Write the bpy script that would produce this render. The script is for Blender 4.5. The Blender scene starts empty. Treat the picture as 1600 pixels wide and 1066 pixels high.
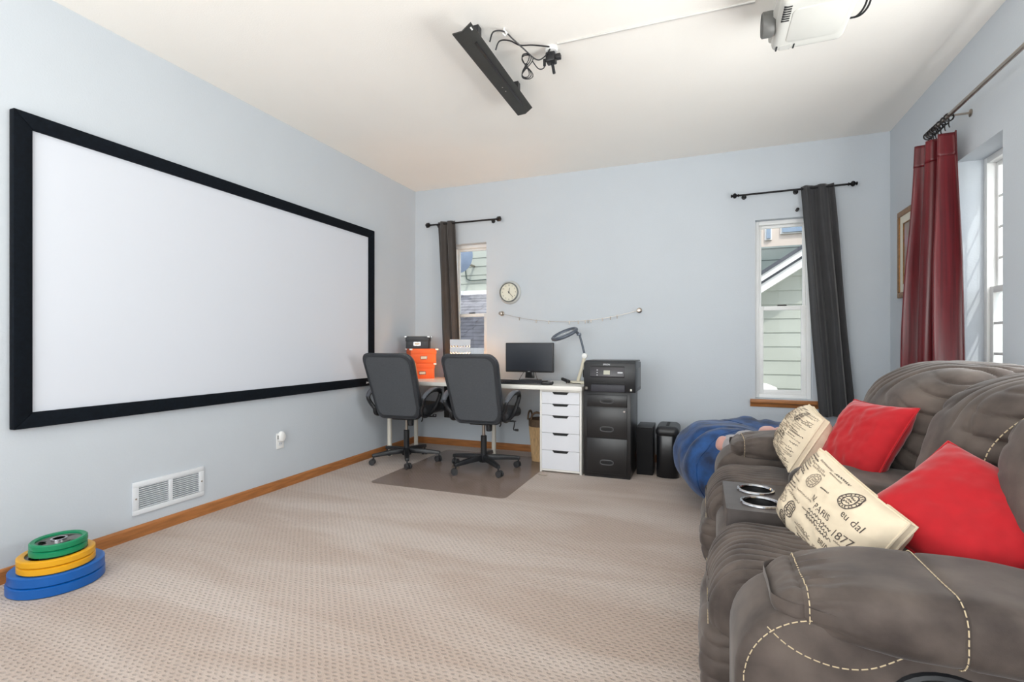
import bpy, bmesh, math, random
from mathutils import Vector, Matrix, noise
random.seed(7)
PI = math.pi
SC = bpy.context.scene
COL = SC.collection

# ------------------------------------------------------------------ camera
YAW = math.atan(298 / 773.0)
cam_d = bpy.data.cameras.new('camera'); cam = bpy.data.objects.new('camera', cam_d); COL.objects.link(cam)
cam.location = (0, 0, 1.09); cam.rotation_euler = (PI / 2, 0, YAW)
cam_d.sensor_width = 36; cam_d.lens = 36 * 773 / 1600.0; cam_d.shift_y = 4 / 1600.0
cam_d.clip_start = 0.02
SC.camera = cam

# ------------------------------------------------------------------ world, sun, added fill lamps at unseen windows, exposure
wd = bpy.data.worlds.new('world'); SC.world = wd; wd.use_nodes = True
wn = wd.node_tree
bg = wn.nodes['Background']
sky = wn.nodes.new('ShaderNodeTexSky'); sky.sky_type = 'NISHITA'
sky.sun_disc = False; sky.sun_elevation = math.radians(52); sky.sun_rotation = math.radians(160); sky.dust_density = 2.0
mixw = wn.nodes.new('ShaderNodeMix'); mixw.data_type = 'RGBA'; mixw.inputs[0].default_value = 0.5
mixw.inputs[7].default_value = (8, 8.3, 8.8, 1)
wn.links.new(sky.outputs[0], mixw.inputs[6]); wn.links.new(mixw.outputs[2], bg.inputs[0])
bg.inputs[1].default_value = 0.30

sl = bpy.data.lights.new('sun', 'SUN'); sl.energy = 2.0; sl.angle = math.radians(1.0); sl.color = (1, .95, .87)
so = bpy.data.objects.new('sun', sl); COL.objects.link(so)
so.rotation_euler = (Vector((-.40, .75, -1.05))).to_track_quat('-Z', 'Y').to_euler()

def area(name, loc, direction, sx, sy, e, col=(1, 1, 1)):
    l = bpy.data.lights.new(name, 'AREA'); l.shape = 'RECTANGLE'; l.size = sx; l.size_y = sy; l.energy = e; l.color = col
    o = bpy.data.objects.new(name, l); COL.objects.link(o); o.location = loc
    o.rotation_euler = Vector(direction).to_track_quat('-Z', 'Y').to_euler(); return o
area('fill_right_window', (1.66, 2.15, 1.40), (-1, 0, .6), 1.45, 1.35, 68, (1, .985, .965))  # added area lamp outside the unseen side window, tilted up to brighten the ceiling
area('fill_front_window', (-0.9, -1.55, 1.35), (0, 1, 1.4), 3.4, 1.95, 172, (1, .985, .965))  # added fill lamp behind the camera, aimed steeply up at the ceiling

SC.view_settings.view_transform = 'Standard'; SC.view_settings.look = 'None'
SC.view_settings.gamma = 1; SC.view_settings.use_curve_mapping = False
SC.view_settings.exposure = 0.06

# ------------------------------------------------------------------ materials
def lin(c):
    return tuple(((v / 255.0) / 12.92 if v / 255.0 <= .04045 else ((v / 255.0 + .055) / 1.055) ** 2.4) for v in c)
MATS = {}
def mat(name, col, rough=.5, metal=0.0, spec=.5, var=0.08, vscale=6, bump=0, bscale=80, bdist=.002, sheen=0, coat=0,
        trans=0, emit=None, estr=0, aniso=None, col2=None, alpha=1):
    if name in MATS: return MATS[name]
    m = bpy.data.materials.new(name); m.use_nodes = True; nt = m.node_tree; N = nt.nodes; L = nt.links
    p = N['Principled BSDF']
    c = lin(col)
    tc = N.new('ShaderNodeTexCoord')
    mp = N.new('ShaderNodeMapping'); L.new(tc.outputs['Object'], mp.inputs[0])
    if aniso: mp.inputs['Scale'].default_value = aniso
    nz = N.new('ShaderNodeTexNoise'); nz.inputs['Scale'].default_value = vscale; nz.inputs['Detail'].default_value = 5
    L.new(mp.outputs[0], nz.inputs['Vector'])
    rp = N.new('ShaderNodeMapRange'); rp.inputs[1].default_value = .3; rp.inputs[2].default_value = .7
    L.new(nz.outputs[0], rp.inputs[0])
    mx = N.new('ShaderNodeMix'); mx.data_type = 'RGBA'; L.new(rp.outputs[0], mx.inputs[0])
    if col2:
        d = lin(col2); mx.inputs[6].default_value = (*c, 1); mx.inputs[7].default_value = (*d, 1)
    else:
        mx.inputs[6].default_value = (*[v * (1 - var) for v in c], 1); mx.inputs[7].default_value = (*[min(1, v * (1 + var)) for v in c], 1)
    L.new(mx.outputs[2], p.inputs['Base Color'])
    p.inputs['Roughness'].default_value = rough; p.inputs['Metallic'].default_value = metal
    p.inputs['Specular IOR Level'].default_value = spec
    if sheen: p.inputs['Sheen Weight'].default_value = sheen; p.inputs['Sheen Roughness'].default_value = .4
    if coat: p.inputs['Coat Weight'].default_value = coat; p.inputs['Coat Roughness'].default_value = .08
    if trans: p.inputs['Transmission Weight'].default_value = trans
    if alpha < 1: p.inputs['Alpha'].default_value = alpha
    if emit: p.inputs['Emission Color'].default_value = (*lin(emit), 1); p.inputs['Emission Strength'].default_value = estr
    if bump:
        b = N.new('ShaderNodeBump'); b.inputs['Strength'].default_value = bump; b.inputs['Distance'].default_value = bdist
        n2 = N.new('ShaderNodeTexNoise'); n2.inputs['Scale'].default_value = bscale; n2.inputs['Detail'].default_value = 3
        L.new(mp.outputs[0], n2.inputs['Vector']); L.new(n2.outputs[0], b.inputs['Height']); L.new(b.outputs[0], p.inputs['Normal'])
    MATS[name] = m
    return m

def mat_glass(name='window_glass', tint=(.96, .98, .98), refl=.10):
    if name in MATS: return MATS[name]
    m = bpy.data.materials.new(name); m.use_nodes = True; nt = m.node_tree; N = nt.nodes; L = nt.links
    N.remove(N['Principled BSDF']); out = N['Material Output']
    t = N.new('ShaderNodeBsdfTransparent'); t.inputs[0].default_value = (*tint, 1)
    g = N.new('ShaderNodeBsdfGlossy'); g.inputs['Roughness'].default_value = .02
    fr = N.new('ShaderNodeFresnel'); fr.inputs[0].default_value = 1.45
    nz = N.new('ShaderNodeTexNoise'); nz.inputs['Scale'].default_value = 14
    mu = N.new('ShaderNodeMath'); mu.operation = 'MULTIPLY_ADD'; mu.inputs[1].default_value = .02; geo = N.new('ShaderNodeNewGeometry'); inv = N.new('ShaderNodeMath'); inv.operation = 'SUBTRACT'; inv.inputs[0].default_value = 1; L.new(geo.outputs['Backfacing'], inv.inputs[1])
    fm = N.new('ShaderNodeMath'); fm.operation = 'MULTIPLY'; L.new(fr.outputs[0], fm.inputs[0]); L.new(inv.outputs[0], fm.inputs[1])
    L.new(nz.outputs[0], mu.inputs[0]); L.new(fm.outputs[0], mu.inputs[2])
    x = N.new('ShaderNodeMixShader'); L.new(mu.outputs[0], x.inputs[0]); L.new(t.outputs[0], x.inputs[1]); L.new(g.outputs[0], x.inputs[2]); L.new(x.outputs[0], out.inputs[0])
    MATS[name] = m; return m

def mat_carpet():
    m = bpy.data.materials.new('carpet'); m.use_nodes = True; nt = m.node_tree; N = nt.nodes; L = nt.links; p = N['Principled BSDF']
    def math_(op, a, b=None, c=None):
        n = N.new('ShaderNodeMath'); n.operation = op
        for i, v in enumerate((a, b, c)):
            if v is None: continue
            if isinstance(v, (int, float)): n.inputs[i].default_value = v
            else: L.new(v, n.inputs[i])
        return n.outputs[0]
    tc = N.new('ShaderNodeTexCoord'); sp = N.new('ShaderNodeSeparateXYZ')
    w = N.new('ShaderNodeTexNoise'); w.inputs['Scale'].default_value = 30; L.new(tc.outputs['Object'], w.inputs['Vector'])
    wv = N.new('ShaderNodeVectorMath'); wv.operation = 'MULTIPLY_ADD'; L.new(w.outputs['Color'], wv.inputs[0]); wv.inputs[1].default_value = (.017, .014, 0); L.new(tc.outputs['Object'], wv.inputs[2])
    L.new(wv.outputs[0], sp.inputs[0])
    v = math_('DIVIDE', sp.outputs[1], .0165); row = math_('FLOOR', v)
    odd = math_('MODULO', math_('ABSOLUTE', row), 2.0)
    u = math_('MULTIPLY_ADD', odd, .5, math_('DIVIDE', sp.outputs[0], .031))
    fu = math_('ABSOLUTE', math_('SUBTRACT', math_('FRACT', u), .5)); fv = math_('ABSOLUTE', math_('SUBTRACT', math_('FRACT', v), .5))
    d = math_('SQRT', math_('ADD', math_('POWER', math_('MULTIPLY', fu, 2.1), 2.0), math_('POWER', math_('MULTIPLY', fv, 2.0), 2.0)))
    mr = N.new('ShaderNodeMapRange'); mr.interpolation_type = 'SMOOTHSTEP'; L.new(d, mr.inputs[0]); mr.inputs[1].default_value = .25; mr.inputs[2].default_value = .8
    loop = mr.outputs[0]
    fine = N.new('ShaderNodeTexNoise'); fine.inputs['Scale'].default_value = 260; fine.inputs['Detail'].default_value = 3; L.new(tc.outputs['Object'], fine.inputs['Vector'])
    # vacuum strokes: pile lying in broad bands
    mpv = N.new('ShaderNodeMapping'); mpv.inputs['Rotation'].default_value = (0, 0, .55); mpv.inputs['Scale'].default_value = (.55, 2.3, 1); L.new(tc.outputs['Object'], mpv.inputs[0])
    big = N.new('ShaderNodeTexNoise'); big.inputs['Scale'].default_value = 1.5; big.inputs['Detail'].default_value = 3; big.inputs['Distortion'].default_value = .6; L.new(mpv.outputs[0], big.inputs['Vector'])
    br = N.new('ShaderNodeMapRange'); br.inputs[1].default_value = .4; br.inputs[2].default_value = .62; L.new(big.outputs[0], br.inputs[0])
    c1 = N.new('ShaderNodeMix'); c1.data_type = 'RGBA'; L.new(br.outputs[0], c1.inputs[0]); c1.inputs[6].default_value = (*lin((182, 163, 150)), 1); c1.inputs[7].default_value = (*lin((196, 181, 171)), 1)
    hgt = math_('MULTIPLY_ADD', fine.outputs[0], .55, math_('MULTIPLY', loop, .75))
    mh = N.new('ShaderNodeMapRange'); L.new(hgt, mh.inputs[0]); mh.inputs[1].default_value = .2; mh.inputs[2].default_value = .95; mh.inputs[3].default_value = .82; mh.inputs[4].default_value = 1.05
    vm = N.new('ShaderNodeVectorMath'); vm.operation = 'SCALE'; L.new(c1.outputs[2], vm.inputs[0]); L.new(mh.outputs[0], vm.inputs['Scale'])
    L.new(vm.outputs[0], p.inputs['Base Color']); p.inputs['Roughness'].default_value = .95; p.inputs['Specular IOR Level'].default_value = .15
    p.inputs['Sheen Weight'].default_value = .25
    b = N.new('ShaderNodeBump'); b.inputs['Strength'].default_value = .8; b.inputs['Distance'].default_value = .006; L.new(hgt, b.inputs['Height']); L.new(b.outputs[0], p.inputs['Normal'])
    MATS['carpet'] = m; return m

M_WALL = mat('wall_paint_pale_blue', (200, 207, 214), .75, var=.012, vscale=3, bump=.35, bscale=110, bdist=.002)
M_CEIL = mat('ceiling_paint_white', (249, 246, 240), .85, var=.012, vscale=2, bump=.35, bscale=120, bdist=.002)
M_WOOD = mat('oak_trim', (172, 112, 62), .45, var=.22, vscale=9, aniso=(1, 1, 8), bump=.1, bscale=60)
M_WOODL = mat('oak_trim_along_y', (172, 112, 62), .45, var=.22, vscale=12, aniso=(6, .6, 6), bump=.1, bscale=60)
M_WHITE = mat('white_vinyl', (240, 241, 240), .4, var=.01)
M_GLASS = mat_glass()
M_SCREENG = mat_glass('screened_glass', (.62, .64, .66))
M_BLACKP = mat('black_plastic', (30, 31, 34), .38, var=.1, bump=.05, bscale=300)
M_BLACKG = mat('black_gloss_plastic', (20, 21, 24), .28, var=.1)
M_BLACKM = mat('black_powder_metal', (33, 32, 33), .34, var=.12, vscale=14, bump=.08, bscale=260, bdist=.0006)
M_CHROME = mat('chrome', (205, 205, 208), .12, 1.0, var=.02)
M_NICKEL = mat('brushed_nickel', (170, 160, 150), .28, 1.0, var=.05)
M_DARKMETAL = mat('dark_bronze_metal', (46, 44, 45), .38, .7, var=.1)

# ------------------------------------------------------------------ mesh helpers
class MB:
    def __init__(s): s.v = []; s.f = []
    def add(s, vs, fs):
        o = len(s.v); s.v += [tuple(v) for v in vs]; s.f += [tuple(i + o for i in f) for f in fs]; return s
    def box(s, x0, x1, y0, y1, z0, z1, mtx=None):
        vs = [Vector(p) for p in ((x0, y0, z0), (x1, y0, z0), (x1, y1, z0), (x0, y1, z0), (x0, y0, z1), (x1, y0, z1), (x1, y1, z1), (x0, y1, z1))]
        if mtx: vs = [mtx @ v for v in vs]
        return s.add(vs, [(0, 3, 2, 1), (4, 5, 6, 7), (0, 1, 5, 4), (1, 2, 6, 5), (2, 3, 7, 6), (3, 0, 4, 7)])
    def prism(s, pts, axis, a, b):
        """closed polygon pts (2-D) extruded along axis 'x','y','z' from a to b"""
        n = len(pts)
        def P(p, t): return {'x': (t, p[0], p[1]), 'y': (p[0], t, p[1]), 'z': (p[0], p[1], t)}[axis]
        vs = [P(p, a) for p in pts] + [P(p, b) for p in pts]
        fs = [tuple(range(n - 1, -1, -1)), tuple(range(n, 2 * n))] + [(i, (i + 1) % n, n + (i + 1) % n, n + i) for i in range(n)]
        return s.add(vs, fs)
    def tube(s, pts, r, n=8, closed=False, flat=1.0):
        pts = [Vector(p) for p in pts]; m = len(pts)
        rs = r if isinstance(r, (list, tuple)) else [r] * m
        T = []
        for i in range(m):
            if closed: d = pts[(i + 1) % m] - pts[i - 1]
            else: d = pts[min(i + 1, m - 1)] - pts[max(i - 1, 0)]
            T.append(d.normalized() if d.length > 1e-9 else Vector((0, 0, 1)))
        up = Vector((0, 0, 1)) if abs(T[0].z) < .9 else Vector((0, 1, 0))
        nrm = (up - T[0] * up.dot(T[0])).normalized(); vs = []
        for i in range(m):
            nrm = (nrm - T[i] * nrm.dot(T[i])).normalized(); b = T[i].cross(nrm)
            for k in range(n):
                a = 2 * PI * k / n; vs.append(pts[i] + nrm * (math.cos(a) * rs[i] * flat) + b * (math.sin(a) * rs[i]))
        fs = []
        for i in range(m if closed else m - 1):
            j = (i + 1) % m
            for k in range(n): fs.append((i * n + k, i * n + (k + 1) % n, j * n + (k + 1) % n, j * n + k))
        if not closed: fs += [tuple(range(n - 1, -1, -1)), tuple(range((m - 1) * n, m * n))]
        return s.add(vs, fs)
    def lathe(s, prof, n=24, mtx=None, close=True):
        vs = []; m = len(prof)
        for r, z in prof:
            for k in range(n):
                a = 2 * PI * k / n; vs.append(Vector((r * math.cos(a), r * math.sin(a), z)))
        if mtx: vs = [mtx @ v for v in vs]
        fs = [(i * n + k, i * n + (k + 1) % n, (i + 1) * n + (k + 1) % n, (i + 1) * n + k) for i in range(m - 1) for k in range(n)]
        if close: fs += [tuple(range(n - 1, -1, -1)), tuple(range((m - 1) * n, m * n))]
        return s.add(vs, fs)
    def grid(s, fn, nu, nv, cu=False):
        vs = [fn(i / (nu if cu else nu - 1), j / (nv - 1)) for j in range(nv) for i in range(nu)]
        fs = [(j * nu + i, j * nu + (i + 1) % nu, (j + 1) * nu + (i + 1) % nu, (j + 1) * nu + i) for j in range(nv - 1) for i in range(nu if cu else nu - 1)]
        return s.add(vs, fs)
    def mesh(s, name, mtl, bevel=0, seg=2, angle=35, smooth=True, tri=False):
        me = bpy.data.meshes.new(name)
        bm = bmesh.new()
        bv = [bm.verts.new(v) for v in s.v]
        for f in s.f:
            if len(set(f)) > 2:
                try: bm.faces.new([bv[i] for i in f])
                except ValueError: pass
        bmesh.ops.remove_doubles(bm, verts=bm.verts, dist=1e-6)
        bmesh.ops.recalc_face_normals(bm, faces=bm.faces)
        if bevel:
            es = [e for e in bm.edges if len(e.link_faces) == 2 and e.calc_face_angle(0) > math.radians(30)]
            bmesh.ops.bevel(bm, geom=es, offset=bevel, segments=seg, profile=.5, affect='EDGES', clamp_overlap=True)
        bm.to_mesh(me); bm.free()
        if smooth:
            for p in me.polygons: p.use_smooth = True
            me.set_sharp_from_angle(angle=math.radians(angle))
        me.materials.append(mtl)
        return me
    def build(s, name, mtl, parent=None, bevel=0, loc=None, rot=None, **k):
        o = bpy.data.objects.new(name, s.mesh(name, mtl, bevel, **k)); COL.objects.link(o)
        if parent: o.parent = parent
        if loc: o.location = loc
        if rot: o.rotation_euler = rot
        return o

def tag(o, label, cat, group=None):
    o['label'] = label; o['category'] = cat
    if group: o['group'] = group
    return o
def thing(name, label, cat, loc=(0, 0, 0), rz=0, group=None):
    o = bpy.data.objects.new(name, None); COL.objects.link(o); o.empty_display_size = .1
    o.location = loc; o.rotation_euler = (0, 0, rz); return tag(o, label, cat, group)
def struct(o): o['kind'] = 'structure'; return o
def link_copy(o, parent=None):
    c = o.copy(); COL.objects.link(c); c.parent = parent
    for ch in o.children: link_copy(ch, c)
    return c
def B(x0, x1, y0, y1, z0, z1, mtx=None): return MB().box(x0, x1, y0, y1, z0, z1, mtx)
def arc(cx, cy, r, a0, a1, n): return [(cx + r * math.cos(math.radians(a0 + (a1 - a0) * i / n)), cy + r * math.sin(math.radians(a0 + (a1 - a0) * i / n))) for i in range(n + 1)]
def rrect(x0, x1, y0, y1, r, n=5):
    return arc(x1 - r, y0 + r, r, -90, 0, n) + arc(x1 - r, y1 - r, r, 0, 90, n) + arc(x0 + r, y1 - r, r, 90, 180, n) + arc(x0 + r, y0 + r, r, 180, 270, n)
def catmull(P, per=8, closed=False):
    P = [Vector(p) for p in P]; n = len(P); out = []
    for i in range(n if closed else n - 1):
        g = (lambda k: P[k % n]) if closed else (lambda k: P[max(0, min(n - 1, k))])
        a, b, c, d = g(i - 1), g(i), g(i + 1), g(i + 2)
        for j in range(per):
            t = j / per; out.append(.5 * ((2 * b) + (c - a) * t + (2 * a - 5 * b + 4 * c - d) * t * t + (3 * b - a - 3 * c + d) * t ** 3))
    if not closed: out.append(P[-1])
    return out
def text_mb(s, size, align='CENTER'):
    cu = bpy.data.curves.new('t', 'FONT'); cu.body = s; cu.size = size; cu.align_x = align; cu.align_y = 'CENTER'; cu.resolution_u = 3
    o = bpy.data.objects.new('t', cu); COL.objects.link(o); bpy.context.view_layer.update()
    me = bpy.data.meshes.new_from_object(o.evaluated_get(bpy.context.evaluated_depsgraph_get()))
    mb = MB(); mb.add([v.co.copy() for v in me.vertices], [tuple(p.vertices) for p in me.polygons])
    bpy.data.objects.remove(o); bpy.data.curves.remove(cu); bpy.data.meshes.remove(me)
    return mb
def text_on(s, size, mtl, name, parent, mtx, align='CENTER'):
    t = text_mb(s, size, align); t.v = [tuple(mtx @ Vector(v)) for v in t.v]
    return t.build(name, mtl, parent, smooth=False)
# text facing -Y (readable from the room towards the back wall) / facing +X (on the left wall)
F_NEGY = Matrix(((1, 0, 0, 0), (0, 0, -1, 0), (0, 1, 0, 0), (0, 0, 0, 1)))
F_POSX = Matrix(((0, 0, 1, 0), (1, 0, 0, 0), (0, 1, 0, 0), (0, 0, 0, 1)))

def puff(half, r, n, fn=None, ctr=(0, 0, 0)):
    """rounded, finely divided box; fn(p, nrm)->p moves each vertex"""
    hx, hy_, hz = half; nx, ny, nz = n; idx = {}; vs = []; fs = []
    def vert(i, j, k):
        key = (i, j, k)
        if key not in idx:
            p = Vector(((2 * i / nx - 1) * hx, (2 * j / ny - 1) * hy_, (2 * k / nz - 1) * hz))
            rr = min(r, hx, hy_, hz)
            q = Vector((max(-(hx - rr), min(hx - rr, p.x)), max(-(hy_ - rr), min(hy_ - rr, p.y)), max(-(hz - rr), min(hz - rr, p.z))))
            d = p - q; nr = d.normalized() if d.length > 1e-9 else Vector((0, 0, 1))
            w = q + nr * rr
            if fn: w = fn(w, nr)
            idx[key] = len(vs); vs.append(w + Vector(ctr))
        return idx[key]
    for j in range(ny):
        for k in range(nz):
            for i in (0, nx): fs.append((vert(i, j, k), vert(i, j + 1, k), vert(i, j + 1, k + 1), vert(i, j, k + 1)))
    for i in range(nx):
        for k in range(nz):
            for j in (0, ny): fs.append((vert(i, j, k), vert(i + 1, j, k), vert(i + 1, j, k + 1), vert(i, j, k + 1)))
        for j in range(ny):
            for k in (0, nz): fs.append((vert(i, j, k), vert(i + 1, j, k), vert(i + 1, j + 1, k), vert(i, j + 1, k)))
    return MB().add(vs, fs)
def nz(x, y, z, s=1): return noise.noise(Vector((x * s, y * s, z * s)))

# ------------------------------------------------------------------ room shell
XL, XR, YB, YF, ZC = -2.965, 1.382, 4.72, -1.25, 2.768
T = .20
def wall_mb(a0, a1, z0, z1, holes, mapf):
    """wall in (a,z) with rectangular holes, thickness T; mapf(a, z, d) -> point, d = depth away from the room"""
    A = sorted({a0, a1, *[h[0] for h in holes], *[h[1] for h in holes]}); Z = sorted({z0, z1, *[h[2] for h in holes], *[h[3] for h in holes]})
    def solid(i, j):
        if not (0 <= i < len(A) - 1 and 0 <= j < len(Z) - 1): return False
        a = (A[i] + A[i + 1]) / 2; z = (Z[j] + Z[j + 1]) / 2
        return not any(h[0] < a < h[1] and h[2] < z < h[3] for h in holes)
    mb = MB()
    for i in range(len(A) - 1):
        for j in range(len(Z) - 1):
            if not solid(i, j): continue
            for d in (0, T):
                mb.add([mapf(A[i], Z[j], d), mapf(A[i + 1], Z[j], d), mapf(A[i + 1], Z[j + 1], d), mapf(A[i], Z[j + 1], d)], [(0, 1, 2, 3)])
            for di, dj, e in ((-1, 0, ((i, j), (i, j + 1))), (1, 0, ((i + 1, j), (i + 1, j + 1))), (0, -1, ((i, j), (i + 1, j))), (0, 1, ((i, j + 1), (i + 1, j + 1)))):
                if not solid(i + di, j + dj):
                    (p, q), (r, s_) = e
                    mb.add([mapf(A[p], Z[q], 0), mapf(A[r], Z[s_], 0), mapf(A[r], Z[s_], T), mapf(A[p], Z[q], T)], [(0, 1, 2, 3)])
    return mb
W1 = (-2.535, -2.106, .62, 2.15); W2 = (.421, .85, .62, 2.15); W3 = (3.15, 3.63, .62, 2.148)
W4 = (1.45, 2.85, .62, 2.148); W5 = (-2.5, .7, .35, 2.3)
struct(wall_mb(XL - T, XR + T, 0, ZC, [W1, W2], lambda a, z, d: (a, YB + d, z)).build('wall_back', M_WALL, smooth=False))
struct(wall_mb(YF, YB, 0, ZC, [W3, W4], lambda a, z, d: (XR + d, a, z)).build('wall_right', M_WALL, smooth=False))
struct(wall_mb(YF, YB, 0, ZC, [], lambda a, z, d: (XL - d, a, z)).build('wall_left', M_WALL, smooth=False))
struct(wall_mb(XL - T, XR + T, 0, ZC, [W5], lambda a, z, d: (a, YF - d, z)).build('wall_front', M_WALL, smooth=False))
struct(B(XL - T, XR + T, YF - T, YB + T, ZC, ZC + .12).build('ceiling', M_CEIL, smooth=False))
struct(B(XL - T, XR + T, YF - T, YB + T, -.12, 0).build('floor', mat_carpet(), smooth=False))
def board(name, length, axis, loc, mtl):
    pr = [(0, 0), (.012, 0), (.012, .056), (.009, .064), (.004, .068), (0, .068)]
    mb = MB().prism(pr, 'y', 0, length)
    o = mb.build(name, mtl, smooth=False); o.location = loc
    o.rotation_euler = (0, 0, axis); return struct(o)
board('baseboard_left', YB - YF, 0, (XL, YF, 0), M_WOODL)
board('baseboard_back', XR - XL - .024, -PI / 2, (XL + .012, YB, 0), M_WOODL)
board('baseboard_right', YB - YF - .012, PI, (XR, YB - .012, 0), M_WOODL)

def window(name, w, depth, mapf, grid=None, screen=False, fr=.035, latch=True):
    """double hung window; mapf(a, z, d)"""
    a0, a1, z0, z1 = w
    root = bpy.data.objects.new(name, None); COL.objects.link(root); struct(root)
    def bx(nm, A0, A1, Z0, Z1, d0, d1, mtl=M_WHITE, par=root, bev=.003):
        vs = [Vector(mapf(a, z, d)) for d in (d0, d1) for (a, z) in ((A0, Z0), (A1, Z0), (A1, Z1), (A0, Z1))]
        mb = MB().add(vs, [(0, 1, 2, 3), (4, 5, 6, 7), (0, 1, 5, 4), (1, 2, 6, 5), (2, 3, 7, 6), (3, 0, 4, 7)])
        return mb.build(nm, mtl, par, bevel=bev)
    e = .0005
    for A0, A1, Z0, Z1 in ((a0 + e, a0 + fr, z0, z1), (a1 - fr, a1 - e, z0, z1), (a0 + fr, a1 - fr, z1 - fr, z1 - e), (a0 + fr, a1 - fr, z0 + e, z0 + fr)):
        bx('window_frame', A0, A1, Z0, Z1, depth, depth + .07)
    zm = z0 + (z1 - z0) * .505
    for nm, zz0, zz1, d0, st in (('upper_sash', zm - .015, z1 - fr, depth + .04, .022), ('lower_sash', z0 + fr, zm + .02, depth + .012, .036)):
        A0, A1 = a0 + fr, a1 - fr
        rails = [(A0, A0 + st, zz0, zz1), (A1 - st, A1, zz0, zz1), (A0 + st, A1 - st, zz1 - st, zz1), (A0 + st, A1 - st, zz0, zz0 + st)]
        first = None
        for r_ in rails:
            o = bx(nm, *r_, d0, d0 + .026); first = first or o
        bx('pane', A0 + st, A1 - st, zz0 + st, zz1 - st, d0 + .011, d0 + .014, M_SCREENG if (screen and nm == 'lower_sash') else M_GLASS, bev=0)
        if grid:
            for i in range(1, grid[0]):
                a = A0 + st + (A1 - A0 - 2 * st) * i / grid[0]; bx('muntin', a - .008, a + .008, zz0 + st, zz1 - st, d0 + .004, d0 + .010)
            for i in range(1, grid[1]):
                z = zz0 + st + (zz1 - zz0 - 2 * st) * i / grid[1]; bx('muntin', A0 + st, A1 - st, z - .008, z + .008, d0 + .003, d0 + .009)
    if latch:
        am = (a0 + a1) / 2
        bx('sash_latch', am - .035, am + .035, zm + .0205, zm + .032, depth + .014, depth + .034, M_DARKMETAL, bev=.003)
    return root
fb = lambda a, z, d: (a, YB + d, z)
fr_ = lambda a, z, d: (XR + d, a, z)
ff = lambda a, z, d: (a, YF - d, z)
window('window_1', W1, .085, fb, screen=True); window('window_2', W2, .06, fb)
window('window_3', W3, .125, fr_, grid=(2, 4)); window('window_4', W4, .125, fr_, grid=(4, 4)); window('added_window_5', W5, .1, ff, grid=(6, 4))  # the last one is unseen, added in the front wall to admit light
# wooden sills
for i, (w, nm) in enumerate(((W1, 'trim_1'), (W2, 'trim_2'))):
    mb = MB().prism([(YB - .045, .615), (YB + .058, .615), (YB + .058, .5835), (YB, .5835), (YB, .55), (YB - .012, .55), (YB - .018, .575), (YB - .045, .588)][::-1], 'x', w[0] - .04, w[1] + .045)
    struct(mb.build(nm, M_WOOD, bevel=.003))

# ------------------------------------------------------------------ recliner sofa (biggest thing)
def mat_suede():
    m = mat('grey_brown_suede', (54, 45, 41), .78, var=.2, vscale=8, bump=.3, bscale=420, bdist=.0008, sheen=.16, col2=(100, 89, 82))
    return m
M_SUEDE = mat_suede()
M_SUEDED = mat('black_lining', (22, 21, 21), .9, var=.1)
M_THREAD = mat('cream_thread', (196, 178, 146), .7, var=.05)
M_LEATHER = mat('dark_console_leather', (74, 68, 66), .35, var=.15, vscale=20, bump=.2, bscale=200, bdist=.001)
sofa = thing('reclining_sofa', 'grey-brown suede reclining sofa with contrast stitching and a cup holder console', 'sofa', (0.55, 2.0, 0))
SO = Vector((0.55, 2.0, 0))
def S(mb):
    mb.v = [tuple(Vector(v) - SO) for v in mb.v]; return mb
def sofa_part(name, mb, mtl=M_SUEDE, parent=sofa, **k): return S(mb).build(name, mtl, parent, **k)
def stitches(name, path, parent=sofa, length=.011, gap=.0045, r=.0012, out=(0, 0, 0)):
    """dashes of thread along a densely sampled path"""
    P = [Vector(p) + Vector(out) for p in path]; mb = MB(); acc = 0; cur = [P[0]]; on = True
    for i in range(1, len(P)):
        seg = P[i] - P[i - 1]; L = seg.length; pos = 0
        while L - pos > 1e-9:
            need = (length if on else gap) - acc
            step = min(need, L - pos); pos += step; acc += step; q = P[i - 1] + seg * (pos / L)
            if on: cur.append(q)
            if acc >= (length if on else gap) - 1e-9:
                if on and len(cur) > 1: mb.tube([cur[0], cur[-1]], r, 5)
                on = not on; acc = 0; cur = [q]
    o = sofa_part(name, mb, M_THREAD, parent); return o
def slab(prof, y0, y1, r, steps=5):
    """closed (x,z) profile extruded along y with rounded rims"""
    n = len(prof); P = [Vector((p[0], p[1])) for p in prof]
    area2 = sum(P[i].x * P[(i + 1) % n].y - P[(i + 1) % n].x * P[i].y for i in range(n))
    sg = 1 if area2 > 0 else -1; nr = []
    for i in range(n):
        t = (P[(i + 1) % n] - P[i - 1]).normalized(); nr.append(Vector((-t.y, t.x)) * sg)
    rows = []
    for k in range(steps + 1):
        a = PI / 2 * k / steps; rows.append((y0 + r * (1 - math.sin(a)), r * (1 - math.cos(a))))
    rows = rows[::-1] if False else rows
    seq = [(y0 + r * (1 - math.sin(PI / 2 * k / steps)), r * (1 - math.cos(PI / 2 * k / steps))) for k in range(steps, -1, -1)]
    seq += [(y1 - r * (1 - math.sin(PI / 2 * k / steps)), r * (1 - math.cos(PI / 2 * k / steps))) for k in range(0, steps + 1)]
    vs = []
    for y, ins in seq:
        for i in range(n):
            q = P[i] + nr[i] * ins; vs.append((q.x, y, q.y))
    m = len(seq)
    fs = [(j * n + i, j * n + (i + 1) % n, (j + 1) * n + (i + 1) % n, (j + 1) * n + i) for j in range(m - 1) for i in range(n)]
    fs += [tuple(range(n)), tuple(range((m - 1) * n, m * n))]
    return MB().add(vs, fs)

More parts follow.
